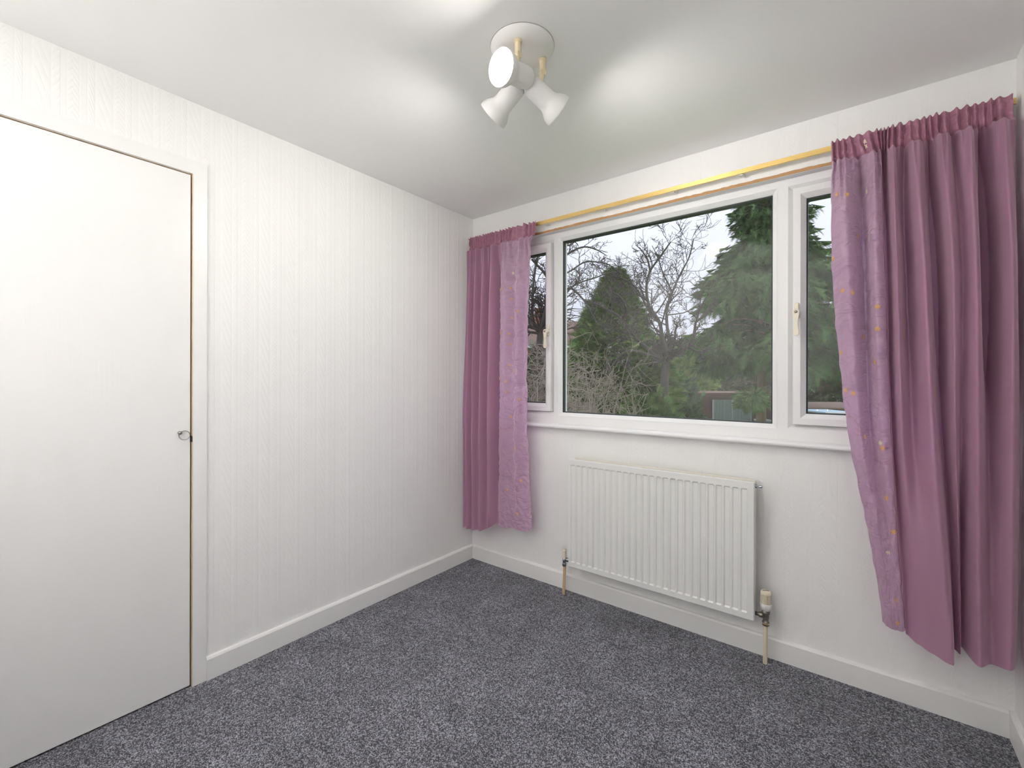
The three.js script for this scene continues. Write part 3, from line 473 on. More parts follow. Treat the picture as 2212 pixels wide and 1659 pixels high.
const barkTex = tex(256, 256, (x, y) => { const n = 0.55 + 0.5 * (vnoise(x / 5, y / 22, 91, 51) - 0.5) + 0.4 * (vnoise(x / 14, y / 14, 92, 18) - 0.5); return [n * 0.50, n * 0.46, n * 0.42]; }, { color: true, ch: 3 });
const G = {
  grass: std({ name: 'lawn_grass', color: lin(0.16, 0.28, 0.05), roughness: 1 }),
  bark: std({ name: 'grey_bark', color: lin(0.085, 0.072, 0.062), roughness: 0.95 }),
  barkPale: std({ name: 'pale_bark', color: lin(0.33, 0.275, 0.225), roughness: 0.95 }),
  barkBrown: std({ name: 'brown_twig', color: lin(0.27, 0.19, 0.13), roughness: 0.95 }),
  leaf: std({ name: 'evergreen_foliage', color: lin(1, 1, 1), roughness: 0.8, side: THREE.DoubleSide }),
  brick: std({ name: 'orange_brickwork', roughness: 0.9, map: tex(256, 256, (x, y) => { const row = Math.floor(y / 16), bx = (x + (row % 2) * 16) % 32, mort = y % 16 < 2 || bx < 2, k = hash2(Math.floor((x + (row % 2) * 16) / 32) % 8, row, 95); return mort ? [0.62, 0.55, 0.5] : [0.60 + 0.12 * k, 0.36 + 0.08 * k, 0.265 + 0.05 * k]; }, { color: true, ch: 3 }) }),
  brickDark: std({ name: 'brown_brickwork', color: lin(0.15, 0.095, 0.078), roughness: 0.9 }),
  tile: std({ name: 'brown_roof_tile', color: lin(0.20, 0.135, 0.105), roughness: 0.9 }),
  fascia: std({ name: 'white_fascia', color: lin(0.72, 0.72, 0.74), roughness: 0.5 }),
  doorGreen: std({ name: 'grey_green_paint', color: lin(0.25, 0.31, 0.29), roughness: 0.6 }),
  post: std({ name: 'pale_post_paint', color: lin(0.45, 0.48, 0.5), roughness: 0.6 }),
  fence: std({ name: 'weathered_fence', color: lin(0.20, 0.17, 0.14), roughness: 0.9 }),
  felt: std({ name: 'brown_roofing_felt', color: lin(0.17, 0.105, 0.08), roughness: 0.95 }),
  feltPale: std({ name: 'worn_roofing_felt', color: lin(0.26, 0.19, 0.15), roughness: 0.95 }),
  sheet: std({ name: 'pale_roof_sheet', color: lin(0.46, 0.60, 0.68), roughness: 0.5 }),
  pane: std({ name: 'dark_window_glass', color: lin(0.04, 0.05, 0.06), roughness: 0.1 }),
};
G.brick.map.repeat.set(1 / 1.8, 1 / 1.2);
struct('ground', box(-700, 700, GY - 0.4, GY, -900, -0.5), G.grass);

// ── woody growth ──
function curve(pts, per = 5) { const c = new THREE.CatmullRomCurve3(pts, false, 'centripetal'); return c.getPoints((pts.length - 1) * per); }
function twig(soup, from, dir, len, r, R, lift, wig, level, minR) {
  const n = 5, pts = [from.clone()], d = dir.clone().normalize(); let p = from.clone();
  for (let i = 0; i < n; i++) { d.x += (R() - 0.5) * wig; d.y += (R() - 0.5) * wig + lift; d.z += (R() - 0.5) * wig; d.normalize(); p = p.clone().addScaledVector(d, len / n); pts.push(p); }
  soup.add(tubeOf(pts, r, Math.max(minR, r * 0.45), r > 0.02 ? 5 : 3));
  if (level <= 0) return;
  const kids = level > 1 ? 4 : 4 + Math.floor(R() * 3);
  for (let k = 0; k < kids; k++) {
    const t = 0.25 + 0.75 * (k + R()) / kids, j = Math.min(n - 1, Math.floor(t * n)), at = pts[j].clone().lerp(pts[j + 1], t * n - j), along = pts[j + 1].clone().sub(pts[j]).normalize();
    const out = V(R() - 0.5, R() - 0.5, R() - 0.5).normalize(), nd = along.multiplyScalar(0.8).add(out.multiplyScalar(0.95));
    twig(soup, at, nd, len * (0.45 + 0.3 * R()), Math.max(minR, r * 0.55), R, lift, wig, level - 1, minR);
  }
}
function bareTree(o, limbs, seed, { mat = G.bark, twigMat = G.bark, level = 2, lift = 0.06, wig = 0.55, minR = 0.006, every = 0.35, lenK = 0.35, flat = 1 }) {
  const R = rngOf(seed), soup = new Soup();
  limbs.forEach(([pts, r0, r1, bare = 0.25], k) => {
    const c = curve(pts), total = c.reduce((s, p, i) => s + (i ? p.distanceTo(c[i - 1]) : 0), 0);
    mesh(k ? 'branch' : 'trunk', tubeOf(c.map((p) => p.clone().sub(o.position)), r0, r1, r0 > 0.05 ? 9 : 6), mat, o);
    const count = Math.max(2, Math.round(total / every));
    for (let i = 0; i < count; i++) {
      const t = bare + (1 - bare) * (i + R()) / count; if (t > 0.995) continue; const f = t * (c.length - 1), j = Math.floor(f), at = c[j].clone().lerp(c[Math.min(j + 1, c.length - 1)], f - j), along = c[Math.min(j + 1, c.length - 1)].clone().sub(c[Math.max(j - 1, 0)]).normalize();
      const out = V(R() - 0.5, (R() - 0.35), R() - 0.5).normalize();
      twig(soup, at.sub(o.position), along.multiplyScalar(0.75).add(out), total * lenK * (0.5 + 0.7 * R()) * (1 - 0.45 * t), lerp(r0, r1, t) * 0.5, R, lift, wig, level, minR);
    }
  });
  const t = mesh('twigs', soup.geo(), twigMat, o); t.userData.kind = 'stuff';
}
// central bare tree standing in front of the conifer
{
  const d = 13.5, o = thing('bare_tree', 'leafless dark tree with forked branches standing before the evergreens', 'tree', place(d, (1433 - 1106) / FOCAL * d, GY).toArray());
  const s = (u, v, k = 0) => sight(u, v, d + k), base = o.position.clone();
  bareTree(o, [
    [[base, s(1433, 900), s(1434, 850), s(1437, 800), s(1440, 775)], 0.14, 0.115, 0.9],
    [[s(1440, 778), s(1437, 755, -0.3), s(1430, 725, -0.6), s(1424, 695, -0.6), s(1402, 660, -0.8), s(1396, 620, -1), s(1404, 585, -1), s(1425, 555, -1.2), s(1448, 522, -1.4)], 0.068, 0.018],
    [[s(1440, 778), s(1447, 745, 0.4), s(1441, 705, 0.7), s(1440, 670, 0.8), s(1452, 630, 1), s(1470, 590, 1.2), s(1488, 555, 1.3), s(1498, 515, 1.5)], 0.062, 0.016],
    [[s(1440, 775), s(1465, 763, -0.3), s(1487, 745, -0.5), s(1497, 728, -0.7), s(1503, 695, -0.9), s(1515, 660, -1.1), s(1530, 635, -1.3)], 0.055, 0.018],
    [[s(1503, 695, -0.9), s(1520, 680, -0.8), s(1535, 660, -0.7), s(1543, 640, -0.6)], 0.035, 0.012],
    [[s(1437, 780), s(1418, 770, -0.5), s(1395, 748, -0.9), s(1372, 728, -1.2), s(1345, 690, -1.5), s(1312, 668, -1.8), s(1285, 656, -2), s(1262, 648, -2.2)], 0.05, 0.014],
    [[s(1345, 690, -1.5), s(1352, 665, -1.7), s(1338, 640, -1.9), s(1318, 628, -2.1)], 0.04, 0.012],
    [[s(1424, 695, -0.6), s(1402, 672, 0.2), s(1378, 628, 0.5), s(1352, 605, 0.7), s(1330, 597, 0.8), s(1300, 600, 0.9)], 0.045, 0.011],
    [[s(1438, 770), s(1446, 748, 0.5), s(1458, 725, 0.8), s(1459, 712, 0.9), s(1463, 703, 1)], 0.05, 0.030, 0.8],
    [[s(1418, 770, -0.5), s(1400, 765, -0.9), s(1372, 757, -1.2), s(1352, 758, -1.4), s(1330, 778, -1.6), s(1318, 798, -1.8)], 0.035, 0.010],
    [[s(1404, 585, -1), s(1398, 560, -0.9), s(1385, 540, -0.8), s(1372, 528, -0.7)], 0.03, 0.010],
    [[s(1452, 630, 1), s(1432, 590, 1.1), s(1420, 555, 1.2), s(1408, 530, 1.2)], 0.03, 0.010],
  ], 101, { level: 2, lift: 0.035, wig: 0.62, minR: 0.006, every: 0.25, lenK: 0.30 });
}
// tall bare tree close to the house, seen through the narrow left pane
{
  const d = 9, o = thing('bare_tree', 'tall leafless tree close to the house behind the narrow left pane', 'tree', place(d, (1166 - 1106) / FOCAL * d, GY).toArray());
  const s = (u, v, k = 0) => sight(u, v, d + k), base = o.position.clone();
  bareTree(o, [
    [[base, s(1158, 880), s(1160, 800), s(1165, 740), s(1168, 712)], 0.075, 0.06, 0.9],
    [[s(1168, 715), s(1152, 695, 0.2), s(1150, 650, 0.3), s(1153, 600, 0.4), s(1160, 560, 0.6), s(1172, 520, 0.8), s(1180, 470, 1)], 0.04, 0.02],
    [[s(1168, 715), s(1173, 690, -0.2), s(1182, 655, -0.3), s(1186, 615, -0.5), s(1176, 590, -0.6), s(1162, 575, -0.7), s(1148, 560, -0.8)], 0.04, 0.018],
    [[s(1182, 655, -0.3), s(1205, 640, -0.2), s(1226, 628, 0), s(1245, 613, 0.2), s(1285, 600, 0.4), s(1318, 588, 0.6), s(1345, 590, 0.8)], 0.026, 0.009],
    [[s(1186, 615, -0.5), s(1208, 598, -0.4), s(1232, 585, -0.3), s(1265, 565, -0.1), s(1290, 566, 0), s(1312, 570, 0.1), s(1340, 590, 0.2)], 0.022, 0.008],
    [[s(1176, 590, -0.6), s(1200, 570, -0.6), s(1228, 547, -0.6), s(1262, 533, -0.5), s(1290, 540, -0.4), s(1310, 552, -0.4)], 0.03, 0.007],
    [[s(1172, 520, 0.8), s(1200, 515, 0.8), s(1225, 530, 0.8), s(1245, 520, 0.9), s(1262, 518, 1)], 0.03, 0.008],
    [[s(1205, 640, -0.2), s(1230, 622, -0.5), s(1258, 645, -0.8), s(1276, 672, -1), s(1290, 700, -1.2)], 0.026, 0.007],
    [[s(1165, 740), s(1150, 760, -0.4), s(1138, 775, -0.8), s(1120, 785, -1)], 0.05, 0.02],
  ], 202, { level: 2, lift: 0.03, wig: 0.62, minR: 0.0045, every: 0.24, lenK: 0.26 });
}
// tangled leafless shrubs under the window
function shrubBare(u, d, topV, spread, seed, label, mat, stems) {
  const o = thing('bare_shrub', label, 'shrub', place(d, (u - 1106) / FOCAL * d, GY).toArray()), R = rngOf(seed), limbs = [], top = 1.2104 - (topV - 819.6) / FOCAL * d;
  for (let k = 0; k < stems; k++) {
    const a = R() * 6.28, q = spread * Math.sqrt(R()), tip = o.position.clone().add(V(Math.cos(a) * q, 0, Math.sin(a) * q)).setY(top - R() * 0.9 - 0.15), mid = o.position.clone().lerp(tip, 0.55).add(V((R() - 0.5) * 1.1, 0.35, (R() - 0.5) * 1.1));
    limbs.push([[o.position.clone().add(V((R() - 0.5) * 0.3, 0, (R() - 0.5) * 0.3)), mid, tip], 0.013 + 0.006 * R(), 0.004, 0.4]);
  }
  bareTree(o, limbs, seed + 1, { mat, twigMat: mat, level: 1, lift: -0.05, wig: 0.95, minR: 0.0034, every: 0.30, lenK: 0.25 });
}
shrubBare(1252, 9.0, 722, 1.05, 303, 'tangled brown leafless shrub at the lower left of the wide pane', G.barkPale, 9);
shrubBare(1164, 5.8, 745, 0.35, 313, 'pale grey brushwood filling the foot of the narrow left pane', G.barkPale, 18);
shrubBare(1320, 11.2, 800, 0.8, 323, 'low arching leafless shrub in front of the pointed conifer', G.barkPale, 6);

// ── evergreens: trunk, boughs and sprays of needles ──
function spray(n, len, wid, droop, thin) { // one flat feathered spray lying along +z
  const pos = [], idx = []; const tri = (a, b, c) => { const k = pos.length / 3; pos.push(...a, ...b, ...c); idx.push(k, k + 1, k + 2); };
  const axis = (t) => [0, -droop * t * t * len, t * len];
  for (let i = 0; i < n; i++) {
    const t = 0.08 + 0.92 * i / n, t2 = t + 0.09, w = wid * (0.35 + 0.9 * Math.sin(Math.PI * (0.12 + 0.85 * t))) * (0.85 + 0.3 * hash2(i, 3, 7)), a = axis(t), b = axis(Math.min(1, t + thin));
    for (const s of [-1, 1]) { const c = axis(Math.min(1.15, t2 + 0.16)); tri(a, b, [s * w, c[1] + 0.02 * len * (hash2(i, s, 9) - 0.5), c[2] + w * 0.25]); }
  }
  tri(axis(0), axis(0.7), [0.012, axis(0.4)[1] + 0.01, axis(1)[2]]);
  const g = new THREE.BufferGeometry(); g.setAttribute('position', new THREE.Float32BufferAttribute(pos, 3)); g.setIndex(idx); const q = g.toNonIndexed(); q.computeVertexNormals(); return q;
}
const sprayBroad = spray(11, 0.34, 0.13, 0.35, 0.075), sprayLong = spray(14, 0.62, 0.12, 0.55, 0.055), sprayLeaf = spray(6, 0.22, 0.09, 0.2, 0.16);
function scatter(o, geo, list) {
  const im = new THREE.InstancedMesh(geo, G.leaf, list.length); im.name = 'foliage'; im.userData.kind = 'stuff'; const m = new THREE.Matrix4(), q = new THREE.Quaternion(), x = V(0, 0, 0), y = V(0, 0, 0);
  list.forEach(({ p, d, s, c, roll }, i) => { const z = d.clone().normalize(); x.set(0, 1, 0).cross(z); if (x.lengthSq() < 1e-4) x.set(1, 0, 0); x.normalize(); y.copy(z).cross(x); m.makeBasis(x, y, z); q.setFromRotationMatrix(m).multiply(new THREE.Quaternion().setFromAxisAngle(V(0, 0, 1), roll)); m.compose(p, q, V(s, s, s)); im.setMatrixAt(i, m); im.setColorAt(i, c); });
  o.add(im); return im;
}
const green = (R, a, b) => { const t = R(), v = 1.3 * (0.75 + 0.5 * R()); return lin(lerp(a[0], b[0], t) * v, lerp(a[1], b[1], t) * v, lerp(a[2], b[2], t) * v); };
// pointed conifer with feathery sprays
function conifer(u, d, apexV, label, seed, rad, count, ca, cb, lean = 0) {
  const o = thing('conifer', label, 'tree', place(d, (u - 1106) / FOCAL * d, GY).toArray()), R = rngOf(seed), top = 1.2104 - (apexV - 819.6) / FOCAL * d - GY, list = [];
  mesh('trunk', tubeOf([V(0, 0, 0), V(lean * 0.4, top * 0.5, 0), V(lean * 0.1, top * 0.97, 0)], 0.17, 0.02, 8), G.bark, o);
  const boughs = new Soup();
  for (let k = 0; k < 150; k++) {
    const h = top * (0.08 + 0.9 * R()), a = R() * 6.28, r = rad(h / top) * (0.75 + 0.25 * R()), e = V(Math.cos(a) * r, h + r * 0.25, Math.sin(a) * r); boughs.add(tubeOf([V(0, h - 0.15, 0), e.clone().multiplyScalar(0.5).setY(h), e], 0.025, 0.006, 4));
  }
  mesh('boughs', boughs.geo(), G.bark, o).userData.kind = 'stuff';
  for (let i = 0; i < count; i++) {
    const h = 1 - Math.pow(R(), 0.75) * 0.96, a = R() * 6.28, lump = 0.72 + 0.55 * vnoise(a * 3.2 + 7, h * 16, seed) + 0.18 * (vnoise(a * 9, h * 40, seed + 1) - 0.5), r = rad(h) * lump * (0.45 + 0.55 * Math.sqrt(R()));
    const p = V(Math.cos(a) * r, h * top + 0.2 * (R() - 0.5), Math.sin(a) * r), dir = V(Math.cos(a), 0.15 + 0.9 * (h * h) + 0.5 * (R() - 0.5), Math.sin(a)).add(V(R() - 0.5, 0, R() - 0.5).multiplyScalar(0.8));
    list.push({ p, d: dir, s: (0.75 + 0.75 * R()) * lerp(1, 0.6, h * h * h), c: green(R, ca, cb), roll: (R() - 0.5) * 2.2 });
  }
  scatter(o, sprayBroad, list);
}
conifer(1328, 16, 586, 'pointed green conifer with feathery sprays left of the forked bare tree', 401, (h) => (h > 0.62 ? 1.45 * Math.pow((1 - h) / 0.38, 0.95) + 0.02 : lerp(1.95, 1.47, h / 0.62)), 13000, [0.045, 0.095, 0.012], [0.12, 0.205, 0.03]);
// broad dark spruce with drooping boughs
{
  const d = 20, o = thing('spruce', 'huge dark spruce with drooping boughs filling the right of the view', 'tree', place(d, (1662 - 1106) / FOCAL * d, GY).toArray()), R = rngOf(501), top = 1.2104 - (318 - 819.6) / FOCAL * d - GY, list = [], boughs = new Soup();
  for (const [dx, dz] of [[-0.35, 0], [0.45, 0.5]]) mesh('trunk', tubeOf([V(dx, 0, dz), V(dx * 0.8, top * 0.5, dz), V(dx * 0.2, top * 0.98, dz * 0.2)], 0.24, 0.03, 9), G.barkBrown, o);
  for (let k = 0; k < 330; k++) {
    const t = 0.325 + 0.665 * (k + R()) / 330, h = top * t, a = R() * 6.28, gap = t > 0.43 && t < 0.52 && R() < 0.65; if (gap) continue;
    const rr = (t < 0.5 ? 3.65 : lerp(3.5, 0.12, Math.pow((t - 0.5) / 0.5, 0.8))) * (0.62 + 0.5 * R()), tip = V(Math.cos(a) * rr, h - rr * (t < 0.42 ? 0.04 + 0.10 * R() : 0.10 + 0.22 * R()) + (t > 0.75 ? rr * 0.35 : 0), Math.sin(a) * rr), pts = curve([V(0, h, 0), V(Math.cos(a) * rr * 0.5, h + rr * 0.04, Math.sin(a) * rr * 0.5), tip], 4);
    boughs.add(tubeOf(pts, 0.04 * (1.1 - t), 0.008, 4));
    const n = Math.round(16 + rr * 17);
    for (let i = 0; i < n; i++) {
      const f = Math.pow(R(), 0.6), q = f * (pts.length - 1), j = Math.min(pts.length - 2, Math.floor(q)), p = pts[j].clone().lerp(pts[j + 1], q - j).add(V(R() - 0.5, (R() - 0.7) * 0.5, R() - 0.5).multiplyScalar(0.55));
      const dir = V(Math.cos(a), 0, Math.sin(a)).multiplyScalar(0.9).add(V((R() - 0.5) * 2.2, -0.75 * R() + (t > 0.8 ? 0.6 : 0), (R() - 0.5) * 2.2));
      list.push({ p, d: dir, s: (0.6 + 0.75 * R()) * lerp(1, 0.5, sstep(t, 0.5, 1)), c: green(R, [0.028, 0.064, 0.018], [0.075, 0.14, 0.034]), roll: (R() - 0.5) * 1.6 });
    }
  }
  { const c = sight(1622, 860, 17.6).sub(o.position), t0 = V(0, c.y + 0.5, 0); boughs.add(tubeOf([t0, t0.clone().lerp(c, 0.6).add(V(0, 0.15, 0)), c], 0.04, 0.012, 5)); // low bough with fresh growth
    for (let i = 0; i < 420; i++) { const q = V(R() - 0.5, R() - 0.5, R() - 0.5).normalize().multiplyScalar(Math.cbrt(R())); list.push({ p: c.clone().add(V(q.x * 0.5, q.y * 0.30, q.z * 0.5)), d: V(q.x, q.y * 0.6 - 0.25, q.z).add(V(R() - 0.5, R() - 0.5, R() - 0.5).multiplyScalar(0.6)), s: 0.3 + 0.3 * R(), c: green(R, [0.075, 0.13, 0.045], [0.15, 0.22, 0.07]), roll: (R() - 0.5) * 2 }); } }
  mesh('boughs', boughs.geo(), G.barkBrown, o).userData.kind = 'stuff';
  scatter(o, sprayLong, list);
}
// rounded bushes
function bush(name, u, d, topV, rx, label, seed, count, ca, cb, geo = sprayLeaf, lowV = 960) {
  const o = thing(name, label, 'shrub', place(d, (u - 1106) / FOCAL * d, GY).toArray()), R = rngOf(seed), top = 1.2104 - (topV - 819.6) / FOCAL * d - GY, list = [], stems = new Soup();
  for (let k = 0; k < 26; k++) { const a = R() * 6.28, q = rx * 0.8 * R(); stems.add(tubeOf([V(0, 0, 0), V(Math.cos(a) * q * 0.5, top * 0.5, Math.sin(a) * q * 0.5), V(Math.cos(a) * q, top * (0.7 + 0.25 * R()), Math.sin(a) * q)], 0.04, 0.01, 4)); }
  mesh('stems', stems.geo(), G.barkBrown, o).userData.kind = 'stuff';
  for (let i = 0; i < count; i++) {
    const a = R() * 6.28, e = Math.acos(1 - 1.8 * R()), lump = 0.7 + 0.5 * vnoise(a * 2.6 + 3, e * 5, seed), k = (0.55 + 0.45 * R()) * lump, p = V(Math.cos(a) * Math.sin(e) * rx * k, top * 0.5 + Math.cos(e) * top * 0.5 * k, Math.sin(a) * Math.sin(e) * rx * k);
    list.push({ p, d: V(Math.cos(a) * Math.sin(e), Math.cos(e) * 0.8 + 0.2, Math.sin(a) * Math.sin(e)).add(V(R() - 0.5, R() - 0.5, R() - 0.5).multiplyScalar(1.1)), s: 0.8 + 0.9 * R(), c: green(R, ca, cb), roll: R() * 3 });
  }
  scatter(o, geo, list);
}
bush('evergreen_bush', 1450, 17.5, 812, 1.15, 'dark glossy evergreen bush at the foot of the forked bare tree', 601, 2600, [0.045, 0.075, 0.035], [0.11, 0.16, 0.07]);
bush('evergreen_bush', 1402, 13.0, 856, 0.9, 'bright green low sprays of the pointed conifer built as a separate bush', 611, 2600, [0.06, 0.10, 0.03], [0.12, 0.18, 0.05]);  // stands for the lower right sprays of the conifer
bush('green_tree', 1478, 33, 752, 2.0, 'pale green leafy tree in the gap left of the spruce', 621, 3600, [0.12, 0.19, 0.05], [0.26, 0.32, 0.11], sprayBroad);
bush('golden_bush', 1494, 34, 848, 0.75, 'small bright yellow green bush beside the brown garage wall', 631, 900, [0.30, 0.42, 0.04], [0.45, 0.52, 0.05]);
bush('brown_bush', 1487, 38, 866, 1.7, 'brownish hedge above the strip of lawn left of the garage', 641, 1800, [0.10, 0.075, 0.055], [0.17, 0.13, 0.085]);
bush('evergreen_bush', 1790, 26, 690, 2.6, 'broad evergreen bush behind the right pane beside the curtain', 661, 4200, [0.06, 0.085, 0.04], [0.13, 0.16, 0.07], sprayBroad);
bush('evergreen_bush', 1278, 21.5, 812, 0.8, 'yellow green bush in front of the orange brick house', 671, 1500, [0.12, 0.15, 0.03], [0.2, 0.24, 0.05]);
bush('grey_bush', 1158, 12, 752, 0.62, 'grey green bush behind the brushwood in the narrow left pane', 681, 2200, [0.12, 0.125, 0.09], [0.22, 0.22, 0.16]);
// bare trees and hedges along the far boundary
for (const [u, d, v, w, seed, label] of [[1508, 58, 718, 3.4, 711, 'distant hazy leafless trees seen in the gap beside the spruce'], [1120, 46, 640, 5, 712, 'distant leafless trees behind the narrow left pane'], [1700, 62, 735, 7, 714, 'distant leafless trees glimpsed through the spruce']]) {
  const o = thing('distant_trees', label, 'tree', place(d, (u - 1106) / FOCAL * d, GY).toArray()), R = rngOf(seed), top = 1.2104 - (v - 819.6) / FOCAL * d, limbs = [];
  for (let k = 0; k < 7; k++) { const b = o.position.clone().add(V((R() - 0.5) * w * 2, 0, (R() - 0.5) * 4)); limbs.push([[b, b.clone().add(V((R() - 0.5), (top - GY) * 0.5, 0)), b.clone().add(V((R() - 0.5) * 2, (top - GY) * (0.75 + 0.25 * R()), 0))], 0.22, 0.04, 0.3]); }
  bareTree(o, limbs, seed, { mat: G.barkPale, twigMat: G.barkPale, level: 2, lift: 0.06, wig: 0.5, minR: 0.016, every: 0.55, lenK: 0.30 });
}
for (const [u, d, v, w, seed, label] of [[1230, 66, 772, 9, 721, 'far dark hedge behind the orange brick house'], [1480, 70, 775, 8, 722, 'far dark hedge beyond the pale green tree'], [1625, 72, 768, 8, 726, 'far dark hedge beyond the garage roof'], [2030, 55, 760, 15, 727, 'long dark hedge along the far right side of the garden'], [1760, 64, 770, 9, 723, 'far dark hedge beyond the right pane'], [1060, 60, 770, 9, 724, 'far dark hedge behind the narrow left pane']])
  bush('hedge', u, d, v, w, label, seed, 4200, [0.07, 0.08, 0.05], [0.14, 0.14, 0.09], sprayLong);

// ── buildings ──
{ // orange brick house
  const d = 27, c = place(d, (1205 - 1106) / FOCAL * d, GY), o = thing('house', 'orange brick house with a brown tiled roof behind the leafless shrubs', 'building', c.toArray()); o.rotation.y = 0.62;
  const eave = 1.2104 - (748 - 819.6) / FOCAL * d - GY;
  mesh('wall', box(-3.6, 1.55, 0, eave, -5, 0), G.brick, o);
  const roof = []; const S = 0.62, rows = 9, run = 2.75, rise = 1.75;
  for (let r = 0; r < rows; r++) { const g = box(-3.9, 1.8, -0.03, 0.03, -run / rows * 1.15, 0.02); g.rotateX(Math.atan2(rise, run)); g.translate(0, eave + 0.06 + r * rise / rows, 0.28 - r * run / rows); roof.push(g); }
  for (const [r, g] of roof.entries()) mesh('tile_course', g, G.tile, o);
  const backRoof = box(-3.9, 1.8, -0.04, 0.04, -3.4, 0); backRoof.rotateX(-Math.atan2(rise, run)); backRoof.translate(0, eave + 0.06 + rise, 0.28 - run); mesh('rear_roof', backRoof, G.tile, o);
  mesh('fascia', box(-3.9, 1.8, eave - 0.1, eave + 0.06, 0.2, 0.28), G.fascia, o);
  mesh('downpipe', tubeOf([V(0.55, 0, 0.08), V(0.55, eave - 0.1, 0.08)], 0.05, 0.05, 8), G.fascia, o);
  const w = mesh('window', [sweep(1.0, 1.42, eave - 1.5, eave - 0.35, [[0, 0], [0, 0.05], [0.07, 0.05], [0.07, 0.0]])], G.fascia, o); mesh('pane', box(1.05, 1.37, eave - 1.45, eave - 0.4, -0.01, 0.012), G.pane, w);
  mesh('chimney', box(-1.4, -0.7, eave + 1.0, eave + 2.7, -2.9, -2.2), G.brick, o);
}
{ // garage with ribbed double doors
  const d = 26, c = place(d, (1585 - 1106) / FOCAL * d, GY), o = thing('garage', 'brown brick garage with grey green ribbed double doors under the spruce', 'building', c.toArray()); o.rotation.y = 37.77 * Math.PI / 180 + 0.06;
  const px = d / FOCAL, X = (u) => (u - 1585) * px, top = 1.2104 - (852 - 819.6) / FOCAL * d - GY, dt = top - 0.28;
  mesh('wall', [box(X(1513), X(1537), 0, top, -4, 0)], G.brickDark, o); mesh('wall', box(X(1624), X(1690), 0, top, -4, 0), G.brickDark, o); mesh('lintel', box(X(1537), X(1624), dt, top, -4, 0), G.brickDark, o);
  mesh('flat_roof', box(X(1508), X(1700), top, top + 0.12, -4.2, 0.25), G.felt, o);
  mesh('post', box(X(1537), X(1540.5), 0, dt, -0.03, 0.06), G.post, o); mesh('post', box(X(1581), X(1582.5), 0, dt, -0.03, 0.03), G.post, o); mesh('post', box(X(1622), X(1624), 0, dt, -0.03, 0.05), G.post, o);
  for (const [a, b] of [[1540.5, 1581], [1582.5, 1622]]) { const n = 6; for (let k = 0; k < n; k++) { const x0 = X(lerp(a, b, k / n)), x1 = X(lerp(a, b, (k + 1) / n)); mesh('plank', rbox(x0 + 0.006, x1 - 0.006, 0.04, dt - 0.02, -0.05 + (k % 2) * 0.006, -0.012 + (k % 2) * 0.006, 0.006, 1), G.doorGreen, o); } mesh('door_backing', box(X(a), X(b), 0.04, dt - 0.02, -0.09, -0.055), G.dark, o); }
}
{ // wheeled bin beside the garage
  const d = 22, c = place(d, (1648 - 1106) / FOCAL * d, GY), o = thing('wheelie_bin', 'dark green wheeled bin with a pale lid at the right of the garage', 'bin', c.toArray()); o.rotation.y = 0.66; const h = 1.2104 - (905 - 819.6) / FOCAL * d - GY;
  const body = new THREE.CylinderGeometry(0.36, 0.29, h - 0.08, 4, 1); body.rotateY(Math.PI / 4); body.translate(0, (h - 0.08) / 2, 0); mesh('body', body, G.doorGreen, o); mesh('lid', rbox(-0.3, 0.3, h - 0.08, h, -0.32, 0.3, 0.03), G.post, o);
}
{ // low outbuildings behind the right pane
  const d = 21, P = (u) => (u - 1770) * d / FOCAL, c = place(d, (1770 - 1106) / FOCAL * d, GY), o = thing('garden_shed', 'low brown felted shed roof with a worn pale ridge behind the right pane', 'building', c.toArray()); o.rotation.y = 37.77 * Math.PI / 180 - 0.05;
  const yr = 1.2104 - (868 - 819.6) / FOCAL * (d + 1.4) - GY, ye = 1.2104 - (881 - 819.6) / FOCAL * d - GY;
  mesh('wall', box(P(1735), P(1850), 0, ye - 0.05, -2.6, -0.1), G.brickDark, o);
  const r1 = new THREE.BufferGeometry(); const slope = box(P(1730), P(1858), -0.03, 0.03, 0, 1); { const p = slope.attributes.position; for (let i = 0; i < p.count; i++) { const f = p.getZ(i); p.setZ(i, lerp(-1.4, 0.05, f)); p.setY(i, p.getY(i) + lerp(yr, ye, f)); } slope.computeVertexNormals(); }
  mesh('roof_sheet', slope, G.feltPale, o); const back = slope.clone(); back.scale(1, 1, -1); flipIdx(back); back.translate(0, 0, -2.8); mesh('roof_sheet', back, G.felt, o);
  mesh('fascia', box(P(1730), P(1858), ye - 0.28, ye - 0.03, 0.0, 0.06), G.felt, o);
}
function flipIdx(g) { const a = g.index.array; for (let i = 0; i < a.length; i += 3) { const t = a[i]; a[i] = a[i + 1]; a[i + 1] = t; } g.computeVertexNormals(); }
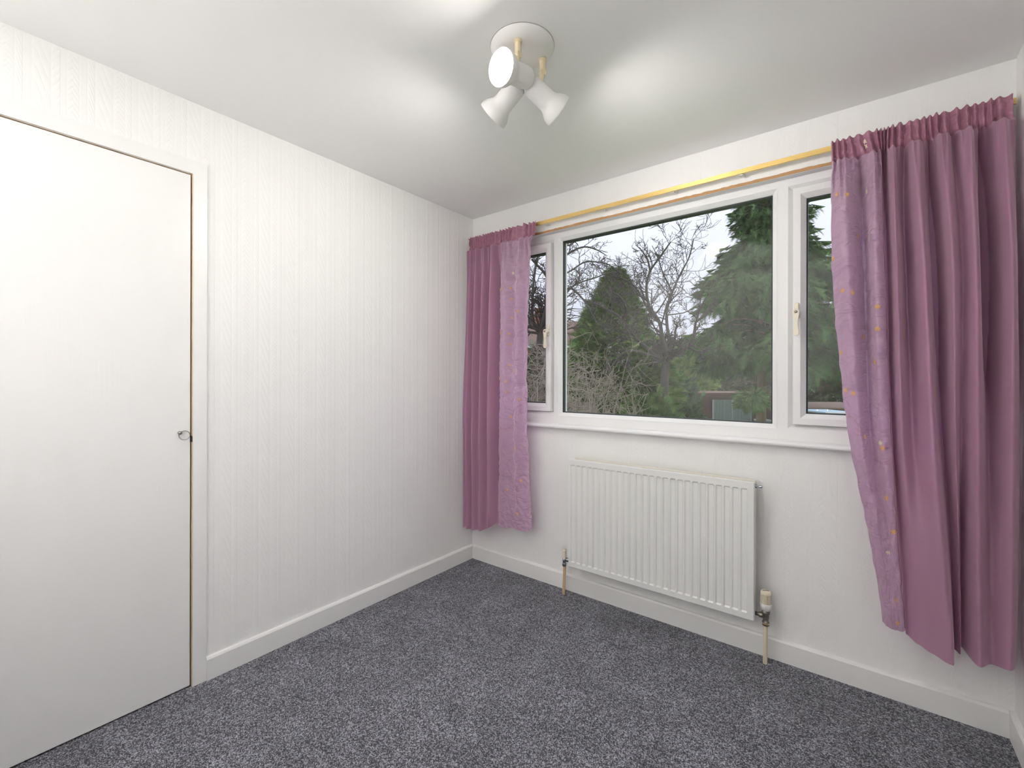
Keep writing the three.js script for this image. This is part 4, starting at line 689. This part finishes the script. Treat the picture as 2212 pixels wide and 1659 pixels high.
{ // pale flat roof nearer the house
  const d = 13, P = (u) => (u - 1800) * d / FOCAL, c = place(d, (1800 - 1106) / FOCAL * d, GY), o = thing('outbuilding', 'pale flat roof with a white front edge low in the right pane', 'building', c.toArray()); o.rotation.y = 37.77 * Math.PI / 180;
  const y = 1.2104 - (889 - 819.6) / FOCAL * d - GY;
  mesh('wall', box(P(1784), P(1850), 0, y - 0.1, -0.9, -0.03), G.fence, o); mesh('roof_sheet', box(P(1783), P(1852), y - 0.04, y, -1.3, 0), G.sheet, o); mesh('front_edge', box(P(1782), P(1852), y - 0.13, y + 0.004, 0, 0.04), G.fascia, o);
  for (const u of [1791, 1814]) { const b = new THREE.CylinderGeometry(0.015, 0.02, 0.05, 8); b.translate(P(u), y + 0.02, -0.5); mesh('roof_vent', b, G.dark, o); }
}
{ // picket fence at the far side of the lawn
  const d = 38, c = place(d, (1775 - 1106) / FOCAL * d, GY), o = thing('picket_fence', 'pale weathered picket fence beyond the low shed roof', 'fence', c.toArray()); o.rotation.y = 37.77 * Math.PI / 180;
  const P = (u) => (u - 1775) * d / FOCAL, y0 = 1.2104 - (869 - 819.6) / FOCAL * d - GY, y1 = 1.2104 - (854 - 819.6) / FOCAL * d - GY;
  for (let k = 0; k < 34; k++) { const x = P(1742 + k * 2.4); mesh('picket', box(x - 0.03, x + 0.03, 0, y1 - 0.06 * hash2(k, 1, 3), -0.02, 0.02), G.fascia, o); }
  mesh('rail', box(P(1740), P(1826), y0, y0 + 0.08, -0.06, -0.02), G.fence, o);
}
{ // low timber fence at the lower left
  const d = 12.4, c = place(d, (1255 - 1106) / FOCAL * d, GY), o = thing('timber_fence', 'grey timber fence panel behind the tangled shrub at lower left', 'fence', c.toArray()); o.rotation.y = 0.55;
  const h = 1.2104 - (872 - 819.6) / FOCAL * d - GY; for (let k = 0; k < 13; k++) mesh('board', rbox(-1.5 + k * 0.15, -1.36 + k * 0.15, 0, h - 0.02 * hash2(k, 2, 5), -0.012, 0.012, 0.004, 1), G.fence, o); mesh('rail', box(-1.5, 0.45, h - 0.02, h + 0.04, -0.03, 0.03), G.fence, o);
}

scene.traverse((o) => { if (o.isMesh) o.castShadow = o.receiveShadow = true; });
renderer.render(scene, camera);
